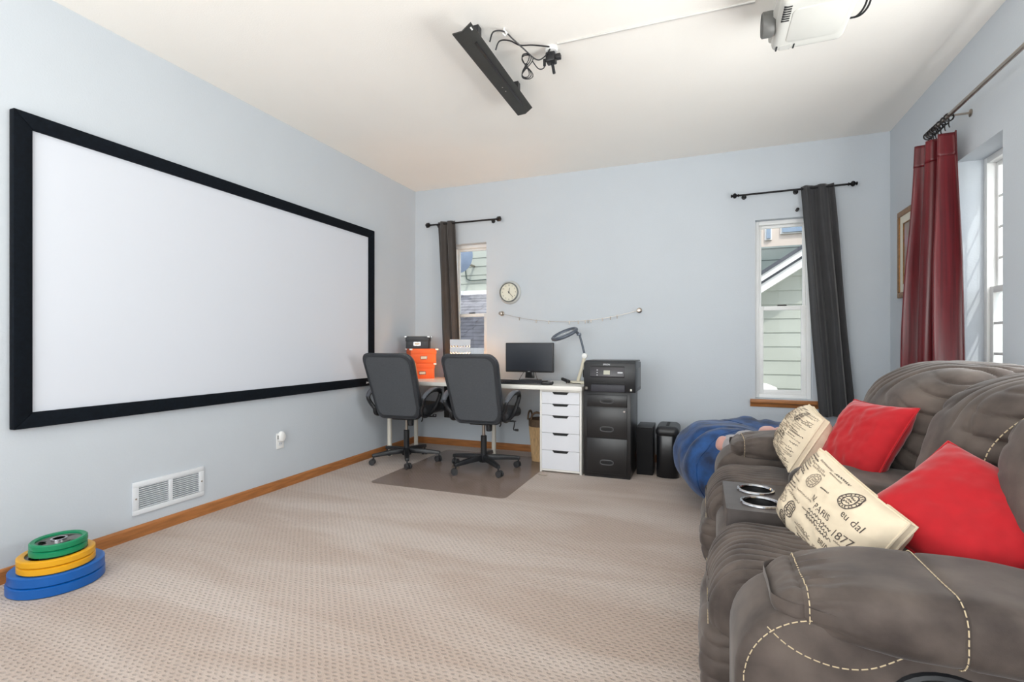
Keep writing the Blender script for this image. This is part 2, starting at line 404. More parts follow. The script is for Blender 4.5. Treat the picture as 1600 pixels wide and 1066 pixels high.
def wr(p, fx=0, fy=0, fz=0, amp=.004, seed=0, warp=1.5):
    """wrinkle: soft rolls parted by narrow creases that come and go"""
    w = warp * nz(p.x + seed, p.y + seed, p.z, 5)
    s = math.sin(p.x * fx + p.y * fy + p.z * fz + w * 2)
    k = max(0, min(1, .55 + 1.3 * nz(p.x * .6 + seed * 3, p.y * .6, p.z * .6, 9)))
    return amp * (.35 * abs(s) - k * math.exp(-(s / .32) ** 2))

# arms
def arm(y0, y1, near):
    PZ = .577
    tagn = 'near' if near else 'far'
    prof = arc(.205, .425, .145, 180, 90, 10) + [(.5, .56), (1.02, .55), (1.05, .5), (1.05, .03), (.10, .03), (.062, .06), (.06, .2)]
    prof = [(x, z) for x, z in prof]
    body = sofa_part('arm_body', slab(prof, y0 + .03, y1 - .02, .028))
    yc = (y0 + y1) / 2; hw = (y1 - y0) / 2
    def fpad(p, n):
        x = p.x; t = (x + .49) / .98                 # 0 front .. 1 rear
        q = p.copy()
        q.z += .018 * math.sin(min(1, t * 1.6) * PI) * (1 if p.z > 0 else .25) - .045 * max(0, t - .35) ** 1.2 - (.028 * max(0, 1 - t / .18) ** 2 if p.z > 0 else -.012 * max(0, 1 - t / .2))
        tp = 1 - (.34 if near else .10) * max(0, 1 - t / .24) ** 1.7
        q.y *= tp; q.z *= tp
        q.y += (0.015 if near else 0) * 0
        if p.z < 0: q.z += .03 * (p.y / hw) ** 2 * 0 - .014
        # gathers behind the front seam
        g = max(0, 1 - abs(t - .085) / .09)
        q += n * (g * .0035 * math.sin(math.atan2(p.z, p.y) * 26 + 3 * nz(p.x, p.y, p.z, 14)))
        # seam grooves
        for ts, dp in ((.055, .007), (.30, .005)):
            q -= n * dp * math.exp(-((t - ts) / .007) ** 2)
        q += n * .006 * nz(p.x, p.y + yc, p.z, 6)
        return q
    pad = puff((.49, hw, .047), .044, (110, 26, 14), fpad, (.13 + .49, yc, PZ))
    mb_pts = pad.v
    o = sofa_part('arm_pad', pad, parent=sofa)
    # stitch rings riding on the pad surface: rebuild the ring from the same function
    for ts in ((.062,) if not near else (.062, .293)):
        x = -.49 + ts * .98; ring = []
        for k in range(120):
            a = math.radians(-35 + 250 * k / 119)     # from near underside over the top to far underside
            # ray cast on the rounded rectangle section
            dy, dz = -math.cos(a), math.sin(a)
            sc_ = min((hw) / max(1e-6, abs(dy)), .047 / max(1e-6, abs(dz)))
            p = Vector((0, dy * sc_, dz * sc_)); rr = .044
            qy = max(-(hw - rr), min(hw - rr, p.y)); qz = max(-(.047 - rr), min(.047 - rr, p.z))
            d = Vector((0, p.y - qy, p.z - qz)); n_ = d.normalized(); w = Vector((x, qy, qz)) + n_ * rr
            w2 = fpad(w, n_); ring.append(w2 + n_ * .0035 + Vector((.13 + .49, yc, PZ)))
        stitches('stitching', ring, o)
    if near:
        # outer side panel: stitched border and half-moon
        ys = y0 + .0295
        edge = [(x + .016, ys, z - .006) for x, z in ([(.062, .1), (.062, .25)] + arc(.205, .425, .145, 180, 93, 14))]
        edge = catmull(edge, 6); stitches('stitching', edge, body)
        moon = catmull([(.118, ys, .535), (.15, ys, .508), (.19, ys, .490), (.24, ys, .4825), (.29, ys, .493), (.34, ys, .525)], 8)
        stitches('stitching', moon, body)
        rim = MB(); n_ = 28; mat('handle_black', (16, 18, 22), .5)
        ring = [(.40 + .075 * math.cos(2 * PI * k / n_), ys - .001, .45 + .052 * math.sin(2 * PI * k / n_)) for k in range(n_)]
        rim.tube(ring, .009, 8, closed=True)
        h = sofa_part('recliner_handle', rim, MATS['handle_black'], sofa); h['label'] = 'black oval recliner handle cup'
        cup = MB().add([(.40, ys + .001, .45)] + [(.40 + .072 * math.cos(2 * PI * k / n_), ys - .0015, .45 + .05 * math.sin(2 * PI * k / n_)) for k in range(n_)], [(0, k + 1, (k + 1) % n_ + 1) for k in range(n_)])
        cup.tube([(.345, ys - .008, .452), (.40, ys - .013, .456), (.455, ys - .008, .452)], .009, 8)
        sofa_part('handle_cup', cup, M_BLACKG, h)
arm(1.055, 1.345, True)
arm(2.64, 2.94, False)

# seats and foot rests
def seat(y0, y1, sd):
    yc = (y0 + y1) / 2; hw = (y1 - y0) / 2
    def fs_(p, n):
        q = p.copy(); t = (p.x + .33) / .66
        q.z += .022 * (1 - (p.y / hw) ** 2) * (1 if p.z > 0 else 0) - (.05 * max(0, 1 - t / .22) ** 2 if p.z > 0 else 0)
        k = max(0, 1 - abs(t - .16) / .30)
        q += n * k * wr(p, fx=14, fy=95, amp=.013, seed=sd, warp=1.1)
        q += n * .007 * nz(p.x + sd, p.y, p.z, 9)
        return q
    o = sofa_part('seat_cushion', puff((.33, hw, .105), .085, (64, 110, 20), fs_, (.345, yc, .405)))
    def ff_(p, n):
        q = p.copy(); tz = (p.z + .19) / .38
        q.x += .016 * math.sin(tz * PI * 2.0 + .6) * (1 if p.x < 0 else 0)
        e = 1 - abs(p.y) / hw
        q += n * wr(p, fy=20, fz=70, amp=.008 * max(0, 1 - e * 2.2) + .002, seed=sd + 3, warp=2.2)
        q += n * .009 * nz(p.x, p.y + sd, p.z, 10)
        return q
    f = sofa_part('footrest', puff((.055, hw - .01, .165), .05, (12, 60, 70), ff_, (.062, yc, .205)))
    st = []
    for k in range(60):
        y = y0 + .02 + (y1 - y0 - .04) * k / 59; st.append((.0125 + .0 * k, y, .372))
    stitches('stitching', st, f, r=.0011)
seat(1.345, 1.80, 1.0); seat(2.175, 2.63, 5.0)
sofa_part('frame', B(.13, 1.04, 1.36, 2.64, .04, .30), M_SUEDED, bevel=.01)
for x in (.16, .98):
    for y in (1.12, 2.87): sofa_part('foot', MB().lathe([(.028, 0), (.033, .012), (.033, .05)], 14, Matrix.Translation((x, y, -.0))), M_BLACKP)

# console with two cup holders
cb = slab([(.05, .10)] + arc(.115, .39, .065, 180, 90, 8) + [(.315, .455), (.315, .515), (.62, .515), (.62, .04), (.06, .04)], 1.80, 2.172, .02)
con = sofa_part('console', cb)
CUPS = ((.186, 1.907), (.186, 2.066)); CR = .058
def cup_panel():
    bm = bmesh.new(); x0, x1, y0, y1, zb, zt = .074, .305, 1.806, 2.166, .452, .537; es = []
    out = rrect(x0, x1, y0, y1, .012, 3)
    rings = [out] + [[(cx_ + CR * math.cos(2 * PI * k / 36), cy_ + CR * math.sin(2 * PI * k / 36)) for k in range(36)] for cx_, cy_ in CUPS]
    for ri, rg in enumerate(rings):
        top = [bm.verts.new((a, b, zt)) for a, b in rg]; low = [bm.verts.new((a, b, zb + (.004 if ri else 0))) for a, b in rg]; n = len(rg)
        for k in range(n):
            es.append(bm.edges.new((top[k], top[(k + 1) % n]))); bm.faces.new((top[k], top[(k + 1) % n], low[(k + 1) % n], low[k]))
    bmesh.ops.triangle_fill(bm, edges=es, use_beauty=True)
    bm.verts.index_update(); mb = MB().add([v.co.copy() for v in bm.verts], [tuple(v.index for v in f.verts) for f in bm.faces]); bm.free(); return mb
sofa_part('console_panel', cup_panel(), M_LEATHER, angle=40)
M_WELL = mat('cup_well_black', (12, 12, 13), .55)
for cx_, cy_ in CUPS:
    ring = MB(); ring.tube([(cx_ + .059 * math.cos(2 * PI * k / 40), cy_ + .059 * math.sin(2 * PI * k / 40), .5395) for k in range(40)], .0065, 8, closed=True)
    r_ = sofa_part('cup_holder', ring, M_CHROME); r_['label'] = 'chrome cup holder ring'
    sofa_part('cup_well', MB().lathe([(.0565, .0), (.054, -.06), (.048, -.078), (.0, -.079)], 32, Matrix.Translation((cx_, cy_, .5372)), close=False), M_WELL, r_)
def fcp(p, n):
    q = p.copy(); t = (p.x + .26) / .52
    q.z += (.02 * math.sin(t * PI) if p.z > 0 else 0)
    q += n * max(0, 1 - t / .3) * .006 * math.sin(p.y * 70 + 4 * nz(p.x, p.y, p.z, 12)) + n * .008 * nz(p.x, p.y, p.z, 11)
    return q
sofa_part('console_armrest', puff((.26, .178, .055), .05, (44, 34, 14), fcp, (.565, 1.985, .572)))

# backs
def back(y0, y1, sd, top=1.0, xo=0, gather=1, wrk=1.0):
    yc = (y0 + y1) / 2; hw = (y1 - y0) / 2
    zc, hz = top - .2, .205
    def fu(p, n):
        q = p.copy(); tz = p.z / hz; ty = p.y / hw
        q.x += .10 * (tz * .5 + .1) + .055 * max(0, tz) ** 2
        if p.x < 0: q.x -= .035 * (1 - ty * ty) * (1 - tz * tz)
        q.z += .022 * (1 - ty * ty) * max(0, tz)
        edge = max(0, abs(ty) - .25) / .75
        q += n * wr(p, fz=52, fy=14 * (1 if p.y > 0 else -1), amp=.012 * edge * gather * wrk, seed=sd, warp=1.8)
        if tz > .2:
            q += n * wr(p, fx=38, fy=30, amp=.012 * wrk * min(1, (tz - .2) * 2), seed=sd + 2, warp=2.2)
        q += n * .010 * nz(p.x + sd, p.y, p.z, 6)
        return q
    o = sofa_part('back_pillow', puff((.185, hw, hz), .12, (56, 80, 84), fu, (.825 + xo, yc, zc)))
    def fl(p, n):
        q = p.copy(); tz = p.z / .15; ty = p.y / hw
        q.x += .05 * tz - .03 * (1 - ty * ty) * (1 - tz * tz) * (1 if p.x < 0 else 0)
        q += n * wr(p, fz=40, fy=12, amp=.006 * wrk, seed=sd + 4, warp=2) + n * .008 * nz(p.x + sd, p.y, p.z, 7)
        return q
    sofa_part('lumbar_cushion', puff((.15, hw - .004, .15), .09, (24, 44, 28), fl, (.80 + xo, yc, .545)))
    # seam stitching down the far side of the pillow
    return o
back(1.22, 1.69, 1, top=.995, xo=.065)
bo = back(1.68, 2.10, 7, top=.975, gather=1.3, xo=.05)
back(2.09, 2.72, 12, top=.99, xo=.02)
stp = catmull([(.93, 1.699, .955), (.80, 1.697, .90), (.725, 1.697, .82), (.70, 1.697, .74), (.70, 1.697, .66)], 10)
stitches('stitching', stp, bo, r=.0016)
sofa_part('back_shell', slab([(.93, .05), (.93, .45), (1.0, .88), (1.06, .93), (1.12, .90), (1.10, .5), (1.06, .05)], 1.10, 2.9, .04))

# ------------------------------------------------------------------ cushions
M_RED = mat('red_woven_cotton', (174, 10, 24), .85, var=.07, vscale=30, bump=.3, bscale=600, bdist=.0006, sheen=.3)
M_CREAM = mat('cream_linen', (224, 208, 182), .88, var=.05, vscale=18, bump=.3, bscale=600, bdist=.0006)
M_INK = mat('faded_ink', (84, 74, 68), .9, var=.25, vscale=40)
M_INKL = mat('pale_faded_ink', (150, 136, 120), .9, var=.2, vscale=40)
class Pillow:
    def __init__(s, c, u, v, w, h, t, seed=0, pinch=.10, gus=0):
        s.c = Vector(c); s.u = Vector(u).normalized(); v = Vector(v); s.v = (v - s.u * v.dot(s.u)).normalized(); s.n = s.u.cross(s.v)
        s.w, s.h, s.t, s.seed, s.p, s.gus = w, h, t, seed, pinch, gus
    def pt(s, a, b, side=1, off=0):
        """a,b in -1..1"""
        prof = max(0, (1 - abs(a) ** 3.0)) ** .55 * max(0, (1 - abs(b) ** 3.0)) ** .55
        x = s.w / 2 * a * (1 - s.p * a * a * (1 - b * b)); y = s.h / 2 * b * (1 - s.p * b * b * (1 - a * a))
        z = s.t / 2 * prof + s.gus
        k = prof
        z += k * .007 * nz(a * 2 + s.seed, b * 2, side, 1.6) + .004 * nz(a * 3 + s.seed, b * 3, side * 3, 2.5) * k
        e = max(abs(a), abs(b)); z += .0035 * math.sin((a - b) * 16 + s.seed) * max(0, e - .7) / .3 * k
        return Vector((x, y, side * (z + off)))
    def world(s, a, b, side=1, off=0):
        p = s.pt(a, b, side, off); return s.u * p.x + s.v * p.y + s.n * p.z
    def make(s, name, label, mtl, cat='cushion', N=44, pipe=None, group=None):
        root = thing(name, label, cat, s.c, 0, group)
        mb = MB()
        for side in (1, -1):
            mb.grid(lambda i, j: s.world(2 * i - 1, 2 * j - 1, side), N, N)
        def loop(side): return [s.world(a, b, side) for a, b in [(-1 + 2 * k / 30, -1) for k in range(30)] + [(1, -1 + 2 * k / 30) for k in range(30)] + [(1 - 2 * k / 30, 1) for k in range(30)] + [(-1, 1 - 2 * k / 30) for k in range(30)]]
        if s.gus:
            A, Bp = loop(1), loop(-1); n = len(A)
            mb.add(A + Bp, [(i, (i + 1) % n, n + (i + 1) % n, n + i) for i in range(n)])
        cov = mb.build('cover', mtl, root, angle=60)
        for side in ((1, -1) if s.gus else (1,)):
            MB().tube(loop(side), .0035, 6, closed=True).build('piping', pipe or mtl, root)
        return root
    def ink(s, mb2d, name, root, mtl, off=.0011):
        """maps a flat drawing in -1..1 cushion coordinates on the front"""
        mb2d.v = [tuple(s.world(max(-.97, min(.97, v[0])), max(-.97, min(.97, v[1])), 1, off)) for v in mb2d.v]
        return mb2d.build(name, mtl, root, smooth=False)

def ribbon(mb, pts, w):
    P = [Vector((p[0], p[1], 0)) for p in pts]; vs = []
    for i in range(len(P)):
        d = (P[min(i + 1, len(P) - 1)] - P[max(0, i - 1)]); d = d.normalized() if d.length else Vector((1, 0, 0)); n = Vector((-d.y, d.x, 0))
        ww = w * (.7 + .5 * abs(math.sin(i * .9))); vs += [P[i] + n * ww, P[i] - n * ww]
    mb.add(vs, [(2 * i, 2 * i + 1, 2 * i + 3, 2 * i + 2) for i in range(len(P) - 1)])
def scribble(mb, x0, y0, length, ht, w, rnd, slope=0, asp=1.0):
    pts = []; x = 0; n = int(length / (ht * .22 / asp)); ph = rnd.random() * 6
    for i in range(n):
        t = i / max(1, n - 1); xx = x0 + t * length + math.sin(i * 1.25 + ph) * ht * .18 / asp
        yy = y0 + slope * t + ht * (.35 * math.sin(i * 1.05 + ph) + (.55 if (i * 7 + int(ph * 3)) % 11 == 0 else 0) * math.sin(i * 2.0))
        pts.append((xx, yy))
    if len(pts) > 2: ribbon(mb, pts, w)
def script_print(P, root, seed, words=True):
    """printed old-letter lettering, stamps and postmarks on a cushion front"""
    rnd = random.Random(seed); asp = P.w / P.h; dark = MB(); pale = MB()
    def put_text(s_, x, y, size, rot, mbt):
        t = text_mb(s_, size, 'CENTER'); c, sn = math.cos(rot), math.sin(rot)
        t.v = [((x + (v[0] * c - v[1] * sn) / asp), y + v[0] * sn + v[1] * c, 0) for v in t.v]; mbt.add(t.v, t.f)
    if words:
        put_text('PARIS', .26, .12, .20, .0, dark); put_text('1877', .70, .0, .23, .12, dark)
        put_text('eu dal', .66, .40, .23, -.05, dark); put_text('N.', .02, .22, .18, 0, dark)
        put_text('BRIND', .60, -.36, .15, 0, dark); put_text('165', -.62, -.38, .25, .2, pale)
    def mark(x, y, r, mbt, words):
        for q in (1.0, .66):
            ribbon(mbt, [(x + r * q * math.cos(2 * PI * k / 36) / asp, y + r * q * math.sin(2 * PI * k / 36)) for k in range(37)], .010)
        n = words
        for k in range(n):                            # illegible lettering between the two rings
            a = PI * .95 - 2 * PI * k / n; c, sn = math.cos(a), math.sin(a); o_ = .02 * (-1) ** k
            ribbon(mbt, [(x + r * q_ * (c - o_ * t_ * sn) / asp, y + r * q_ * (sn + o_ * t_ * c)) for q_, t_ in ((.74, -1), (.83, 3), (.91, -1))], .008)
        for k in range(3): scribble(mbt, x - r * .4 / asp, y + (k - 1) * r * .28, r * .8 / asp, r * .22, .008, rnd, 0, asp)
    mark(.44, .70, .21, dark, 17)
    mark(-.30, -.40, .19, dark, 11); mark(-.42, -.74, .16, dark, 9); mark(-.25, .48, .18, pale, 12)
    y = .9
    while y > -.92:
        x = -.92
        while x < .85:
            L = rnd.uniform(.18, .5); hgt = rnd.choice((.04, .05, .07, .035))
            blocked = words and any((x + L > bx0 and x < bx1 and by0 < y < by1) for bx0, bx1, by0, by1 in ((.02, .95, -.1, .28), (.2, .95, .28, .95), (-.58, -.1, -.95, -.16), (-.42, -.08, .26, .7), (.4, .8, -.48, -.26)))
            if not blocked and rnd.random() < .85: scribble(pale if rnd.random() < .6 else dark, x, y, L, hgt, .0065, rnd, rnd.uniform(-.03, .03), asp)
            x += L + rnd.uniform(.04, .12)
        y -= rnd.uniform(.055, .085)
    for k in range(3): scribble(dark, .05, -.02 - .08 * k, .5, .07, .007, rnd, -.03, asp)
    a = P.ink(dark, 'printed_script', root, M_INK); a['label'] = 'dark printed handwriting, stamps and postmarks'; a['kind'] = 'stuff'
    b_ = P.ink(pale, 'printed_script', root, M_INKL); b_['kind'] = 'stuff'

Prn = Pillow((.617, 1.556, .656), (.6, -.708, -.372), (.758, .353, .547), .345, .345, .14, 3, .07); Prn.make('throw_cushion', 'large red throw cushion in the nearest seat of the sofa', M_RED, group='throw cushions on the sofa')
Prf = Pillow((.557, 2.20, .725), (.126, -.337, .006), (.171, .069, .309), .325, .325, .13, 9, .07); Prf.make('throw_cushion', 'red throw cushion in the far seat, just behind a cream script cushion', M_RED, group='throw cushions on the sofa')
Psn = Pillow((.355, 1.667, .585), (.109, -.386, -.093), (.114, -.011, .207), .42, .26, .15, 5, .04, gus=.010)
Psn_o = Psn.make('throw_cushion', 'cream cushion printed with PARIS lettering and postmarks, leaning behind the near sofa arm', M_CREAM, group='throw cushions on the sofa'); script_print(Psn, Psn_o, 11)
Psf = Pillow((.394, 2.413, .689), (-.008, -.36, -.022), (.13, -.018, .236), .335, .25, .15, 6, .04, gus=.010)
Psf_o = Psf.make('throw_cushion', 'cream script-print cushion standing on the far seat next to the far sofa arm', M_CREAM, group='throw cushions on the sofa'); script_print(Psf, Psf_o, 23, False)

# ------------------------------------------------------------------ bean bag and soft toy
M_VELVET = mat('blue_velvet', (9, 32, 66), .75, var=.3, vscale=9, bump=.4, bscale=26, bdist=.006, sheen=.2, col2=(34, 84, 146))
bb = thing('bean_bag', 'big blue velvet bean bag slumped under the back window beside the sofa', 'bean bag', (.42, 3.72, 0))
def bbf(i, j):
    a = 2 * PI * i; ph = PI * j                      # j 0 bottom .. 1 top
    r = math.sin(ph) ** .62; z = -math.cos(ph)
    zz = .30 + .30 * (abs(z) ** .85) * (1 if z > 0 else -1)
    rr = .60 * r * (1 + .03 * math.sin(3 * a + 1) + .02 * math.sin(7 * a))
    zt = (zz / .6)
    rr *= 1.0 - .14 * max(0, zt - .55) + .04 * math.sin(zt * 3)
    top = max(0, zt - .62) / .38
    zz -= .13 * max(0, 1 - r * 1.25) * (1 if z > 0 else 0)
    fold = .5 + .5 * math.sin(a * 6 + 5.5 * nz(math.cos(a) * 1.3 + 4, math.sin(a) * 1.3, zt * .8, 1.4))
    up = max(0, min(1, (zt - .45) / .3)) * min(1, r * 1.4)
    rr -= .030 * (fold ** 3) * up
    zz -= .018 * (fold ** 3) * up
    x, y = rr * math.cos(a), rr * math.sin(a)
    d = .025 * nz(x, y, zz, 3.2) + .014 * nz(x + 3, y, zz, 9) + .012 * abs(nz(x, y + 5, zz * .4, 6))
    return Vector((x * (1 + d), y * (1 + d), max(0.0, zz + d * .5)))
MB().grid(bbf, 120, 60, cu=True).build('bag_cover', M_VELVET, bb, angle=80)
for k in range(4):
    a0 = .125 + .25 * k
    pts = [bbf(a0, .12 + .80 * t / 24) * 1.003 for t in range(25)]
    MB().tube(pts, .004, 5).build('seam', M_VELVET, bb)
M_PINK = mat('pink_plush', (198, 150, 140), .9, var=.08, sheen=.5)
M_GREYP = mat('grey_plush', (150, 146, 148), .9, var=.08, sheen=.5)
toy = thing('soft_toy', 'pink and grey soft plush bundle tucked between blue bean bag and far sofa arm', 'soft toy', (.17, 3.08, .50))
def blob(c, h, name, m, seed): 
    return puff(h, min(h) * .98, (16, 16, 16), lambda p, n: p + n * .006 * nz(p.x + seed, p.y, p.z, 20), c).build(name, m, toy, angle=80)
blob((0, 0, .0), (.07, .09, .07), 'plush_body', M_GREYP, 1)
blob((-.055, .01, .012), (.045, .05, .045), 'plush_foot', M_PINK, 2)
blob((.17, .02, .085), (.05, .05, .04), 'plush_ear', M_PINK, 3)
blob((.235, .01, .088), (.045, .045, .04), 'plush_ear', M_PINK, 4)
blob((.13, .03, .03), (.14, .07, .06), 'plush_body', M_GREYP, 5)

# ------------------------------------------------------------------ projection screen on the left wall
M_VELVETB = mat('black_felt', (9, 16, 24), .92, var=.3, vscale=60, spec=.2)
M_SCREEN = mat('matte_screen_fabric', (214, 219, 228), .8, var=.006, vscale=1)
sc_ = thing('projection_screen', 'large white projection screen with black velvet frame on the left wall', 'projection screen', (XL, 2.613, .70))
y0, y1, z0, z1, fw = -1.328, 1.328, -.005, 1.465, .072
def mitre(pts): return MB().add([(.0, a, b) for a, b in pts] + [(.048, a, b) for a, b in pts], [(0, 1, 2, 3), (7, 6, 5, 4)] + [(i, (i + 1) % 4, 4 + (i + 1) % 4, 4 + i) for i in range(4)])
for pts in ([(y0, z0), (y1, z0), (y1 - fw, z0 + fw), (y0 + fw, z0 + fw)], [(y0, z1), (y1, z1), (y1 - fw, z1 - fw), (y0 + fw, z1 - fw)],
            [(y0, z0), (y0 + fw, z0 + fw), (y0 + fw, z1 - fw), (y0, z1)], [(y1, z0), (y1 - fw, z0 + fw), (y1 - fw, z1 - fw), (y1, z1)]):
    mb = MB()
    vs = [(.001, a, b) for a, b in pts] + [(.040 if min(abs(a - y0), abs(a - y1), abs(b - z0), abs(b - z1)) < 1e-6 else .034, a, b) for a, b in pts]
    mb.add(vs, [(0, 1, 2, 3), (7, 6, 5, 4)] + [(i, (i + 1) % 4, 4 + (i + 1) % 4, 4 + i) for i in range(4)])
    mb.build('frame_bar', M_VELVETB, sc_, bevel=.004)
B(.004, .018, y0 + fw - .01, y1 - fw + .01, z0 + fw - .01, z1 - fw + .01).build('screen_surface', M_SCREEN, sc_)
bd = B(.039, .042, 1.195, 1.262, .014, .036).build('badge', mat('badge_black', (18, 18, 20), .4), sc_)
mat('badge_white', (232, 234, 236), .5, var=.02)
for q_ in range(5): B(.0422, .0428, 1.214 + q_ * .009, 1.2205 + q_ * .009, .020, .030).build('badge_mark', MATS['badge_white'], bd)
bsq = B(.0422, .0428, 1.199, 1.210, .017, .033).build('badge_mark', MATS['badge_white'], bd)

# ------------------------------------------------------------------ return-air vent
M_VENT = mat('vent_white_enamel', (226, 230, 234), .45, var=.02)
M_DARKHOLE = mat('duct_dark', (150, 156, 162), .9, var=.1)
v = thing('air_vent', 'white louvred air vent low on the left wall', 'vent', (XL, 2.017, .22))
for a0, a1, b0, b1 in ((-.21, .21, .064, .092), (-.21, .21, -.092, -.064), (-.21, -.178, -.064, .064), (.178, .21, -.064, .064), (-.012, .012, -.064, .064)):
    B(.0005, .012, a0, a1, b0, b1).build('vent_frame', M_VENT, v, bevel=.002)
B(.0004, .002, -.18, .18, -.066, .066).build('duct', M_DARKHOLE, v)
sm = MB().add([(.0025, 0, .0), (.0035, 0, -.0025), (.0115, 0, .0035), (.0105, 0, .006), (.0025, .166, .0), (.0035, .166, -.0025), (.0115, .166, .0035), (.0105, .166, .006)],
              [(0, 1, 2, 3), (4, 5, 6, 7), (0, 1, 5, 4), (1, 2, 6, 5), (2, 3, 7, 6), (3, 0, 4, 7)]).mesh('slat', M_VENT)
for c in (-.178, .012):
    for k in range(11):
        o = bpy.data.objects.new('slat', sm); COL.objects.link(o); o.parent = v; o.location = (0, c, -.06 + k * .0117)
for a in (-.194, .194): MB().lathe([(.005, 0), (.005, .002), (.002, .003)], 12, Matrix.Translation((.012, a, 0)) @ Matrix.Rotation(PI / 2, 4, 'Y')).build('screw', M_NICKEL, v)
# outlet and plug-in night light
pl = thing('wall_outlet', 'white wall outlet plate on the left wall right of the vent', 'outlet', (XL, 2.84, .36))
B(.0004, .006, -.036, .036, -.059, .059).build('outlet_plate', M_WHITE, pl, bevel=.003)
for z in (-.022, .022):
    s_ = MB().prism(rrect(-.016, .016, z - .014, z + .014, .006), 'x', .005, .008).build('socket', M_VENT, pl)
    for y in (-.006, .006): B(.008, .0085, y - .001, y + .001, z - .003, z + .005).build('slot', M_BLACKP, s_)
nl = thing('night_light', 'round white plug-in night light in the wall outlet', 'night light', (XL + .009, 2.838, .392))
MB().lathe([(.026, 0), (.031, .004), (.031, .016), (.026, .026), (.014, .031), (.0, .032)], 24, Matrix.Diagonal((1, 1, 1, 1)) @ Matrix.Rotation(PI / 2, 4, 'Y') @ Matrix.Diagonal((1.3, 1.0, 1, 1))).build('light_body', M_WHITE, nl)
B(0.004, .016, -.0325, -.0300, -.014, .014).build('light_sensor', mat('sensor_grey', (150, 150, 150), .4), nl)

# ------------------------------------------------------------------ weight plates
def plate(R, th, z, c, col, label, off=(0, 0), holes=3):
    m = mat('rubber_' + col[0], col[1], .35, var=.04, vscale=10)
    mi = mat('plate_iron', (128, 126, 124), .4, .6, var=.1, vscale=30)
    t = thing('weight_plate', label, 'weight plate', (c[0] + off[0], c[1] + off[1], z), random.uniform(0, 6), 'stacked weight plates')
    inn = R * .80
    MB().lathe([(inn, 0.002), (R - .006, 0), (R, .005), (R, th - .005), (R - .006, th), (inn, th - .003), (inn, .002)], 64, close=False).build('rim', m, t, angle=50)
    hub = R * .26; web = th * .62
    # web with grip holes: sectors between holes
    n = 72; mb = MB()
    def is_hole(a, r): 
        for k in range(holes):
            d = (a - 2 * PI * k / holes + PI) % (2 * PI) - PI
            if abs(d) < .42 and R * .44 < r < R * .70: return True
        return False
    rr = [hub, R * .44, R * .70, inn + .001]
    for k in range(n):
        a0_, a1_ = 2 * PI * k / n, 2 * PI * (k + 1) / n
        for i in range(3):
            if is_hole((a0_ + a1_) / 2, (rr[i] + rr[i + 1]) / 2): continue
            P = lambda r, a, zz: (r * math.cos(a), r * math.sin(a), zz)
            for zz in (th * .22, web): mb.add([P(rr[i], a0_, zz), P(rr[i + 1], a0_, zz), P(rr[i + 1], a1_, zz), P(rr[i], a1_, zz)], [(0, 1, 2, 3)])
    # hole side walls
    for k in range(holes):
        for s in range(n):
            a0_, a1_ = 2 * PI * s / n, 2 * PI * (s + 1) / n
            if is_hole((a0_ + a1_) / 2, R * .55):
                for r in (R * .44, R * .70): mb.add([(r * math.cos(a0_), r * math.sin(a0_), th * .22), (r * math.cos(a1_), r * math.sin(a1_), th * .22), (r * math.cos(a1_), r * math.sin(a1_), web), (r * math.cos(a0_), r * math.sin(a0_), web)], [(0, 1, 2, 3)])
    mb.build('web', mi, t, angle=50)
    MB().lathe([(.0255, .004), (hub + .002, .004), (hub + .002, th * .85), (hub - .004, th * .95), (.030, th * .95), (.0255, th * .9), (.0255, .004)], 40, close=False).build('hub_ring', M_CHROME, t, angle=50)
BL, YE, GR = ('blue', (8, 92, 172)), ('yellow', (226, 164, 24)), ('green', (8, 132, 88))
C0 = (-2.752, 1.362)
plate(.17, .046, 0, C0, BL, 'large blue weight plate lying on the carpet, bottom of the stack')
plate(.166, .046, .0462, C0, BL, 'large blue weight plate directly under the yellow plates', (.005, .0))
plate(.134, .031, .0925, C0, YE, 'yellow weight plate, lower of the two, resting on blue plates', (.024, -.012))
plate(.134, .031, .1237, C0, YE, 'yellow weight plate, upper of the two, just below green plates', (.022, -.012))
plate(.100, .029, .1549, C0, GR, 'small green weight plate, lower of the two, resting on yellow plates', (.035, -.012))
plate(.100, .029, .1841, C0, GR, 'small green weight plate on the very top of the stack', (.037, -.012))

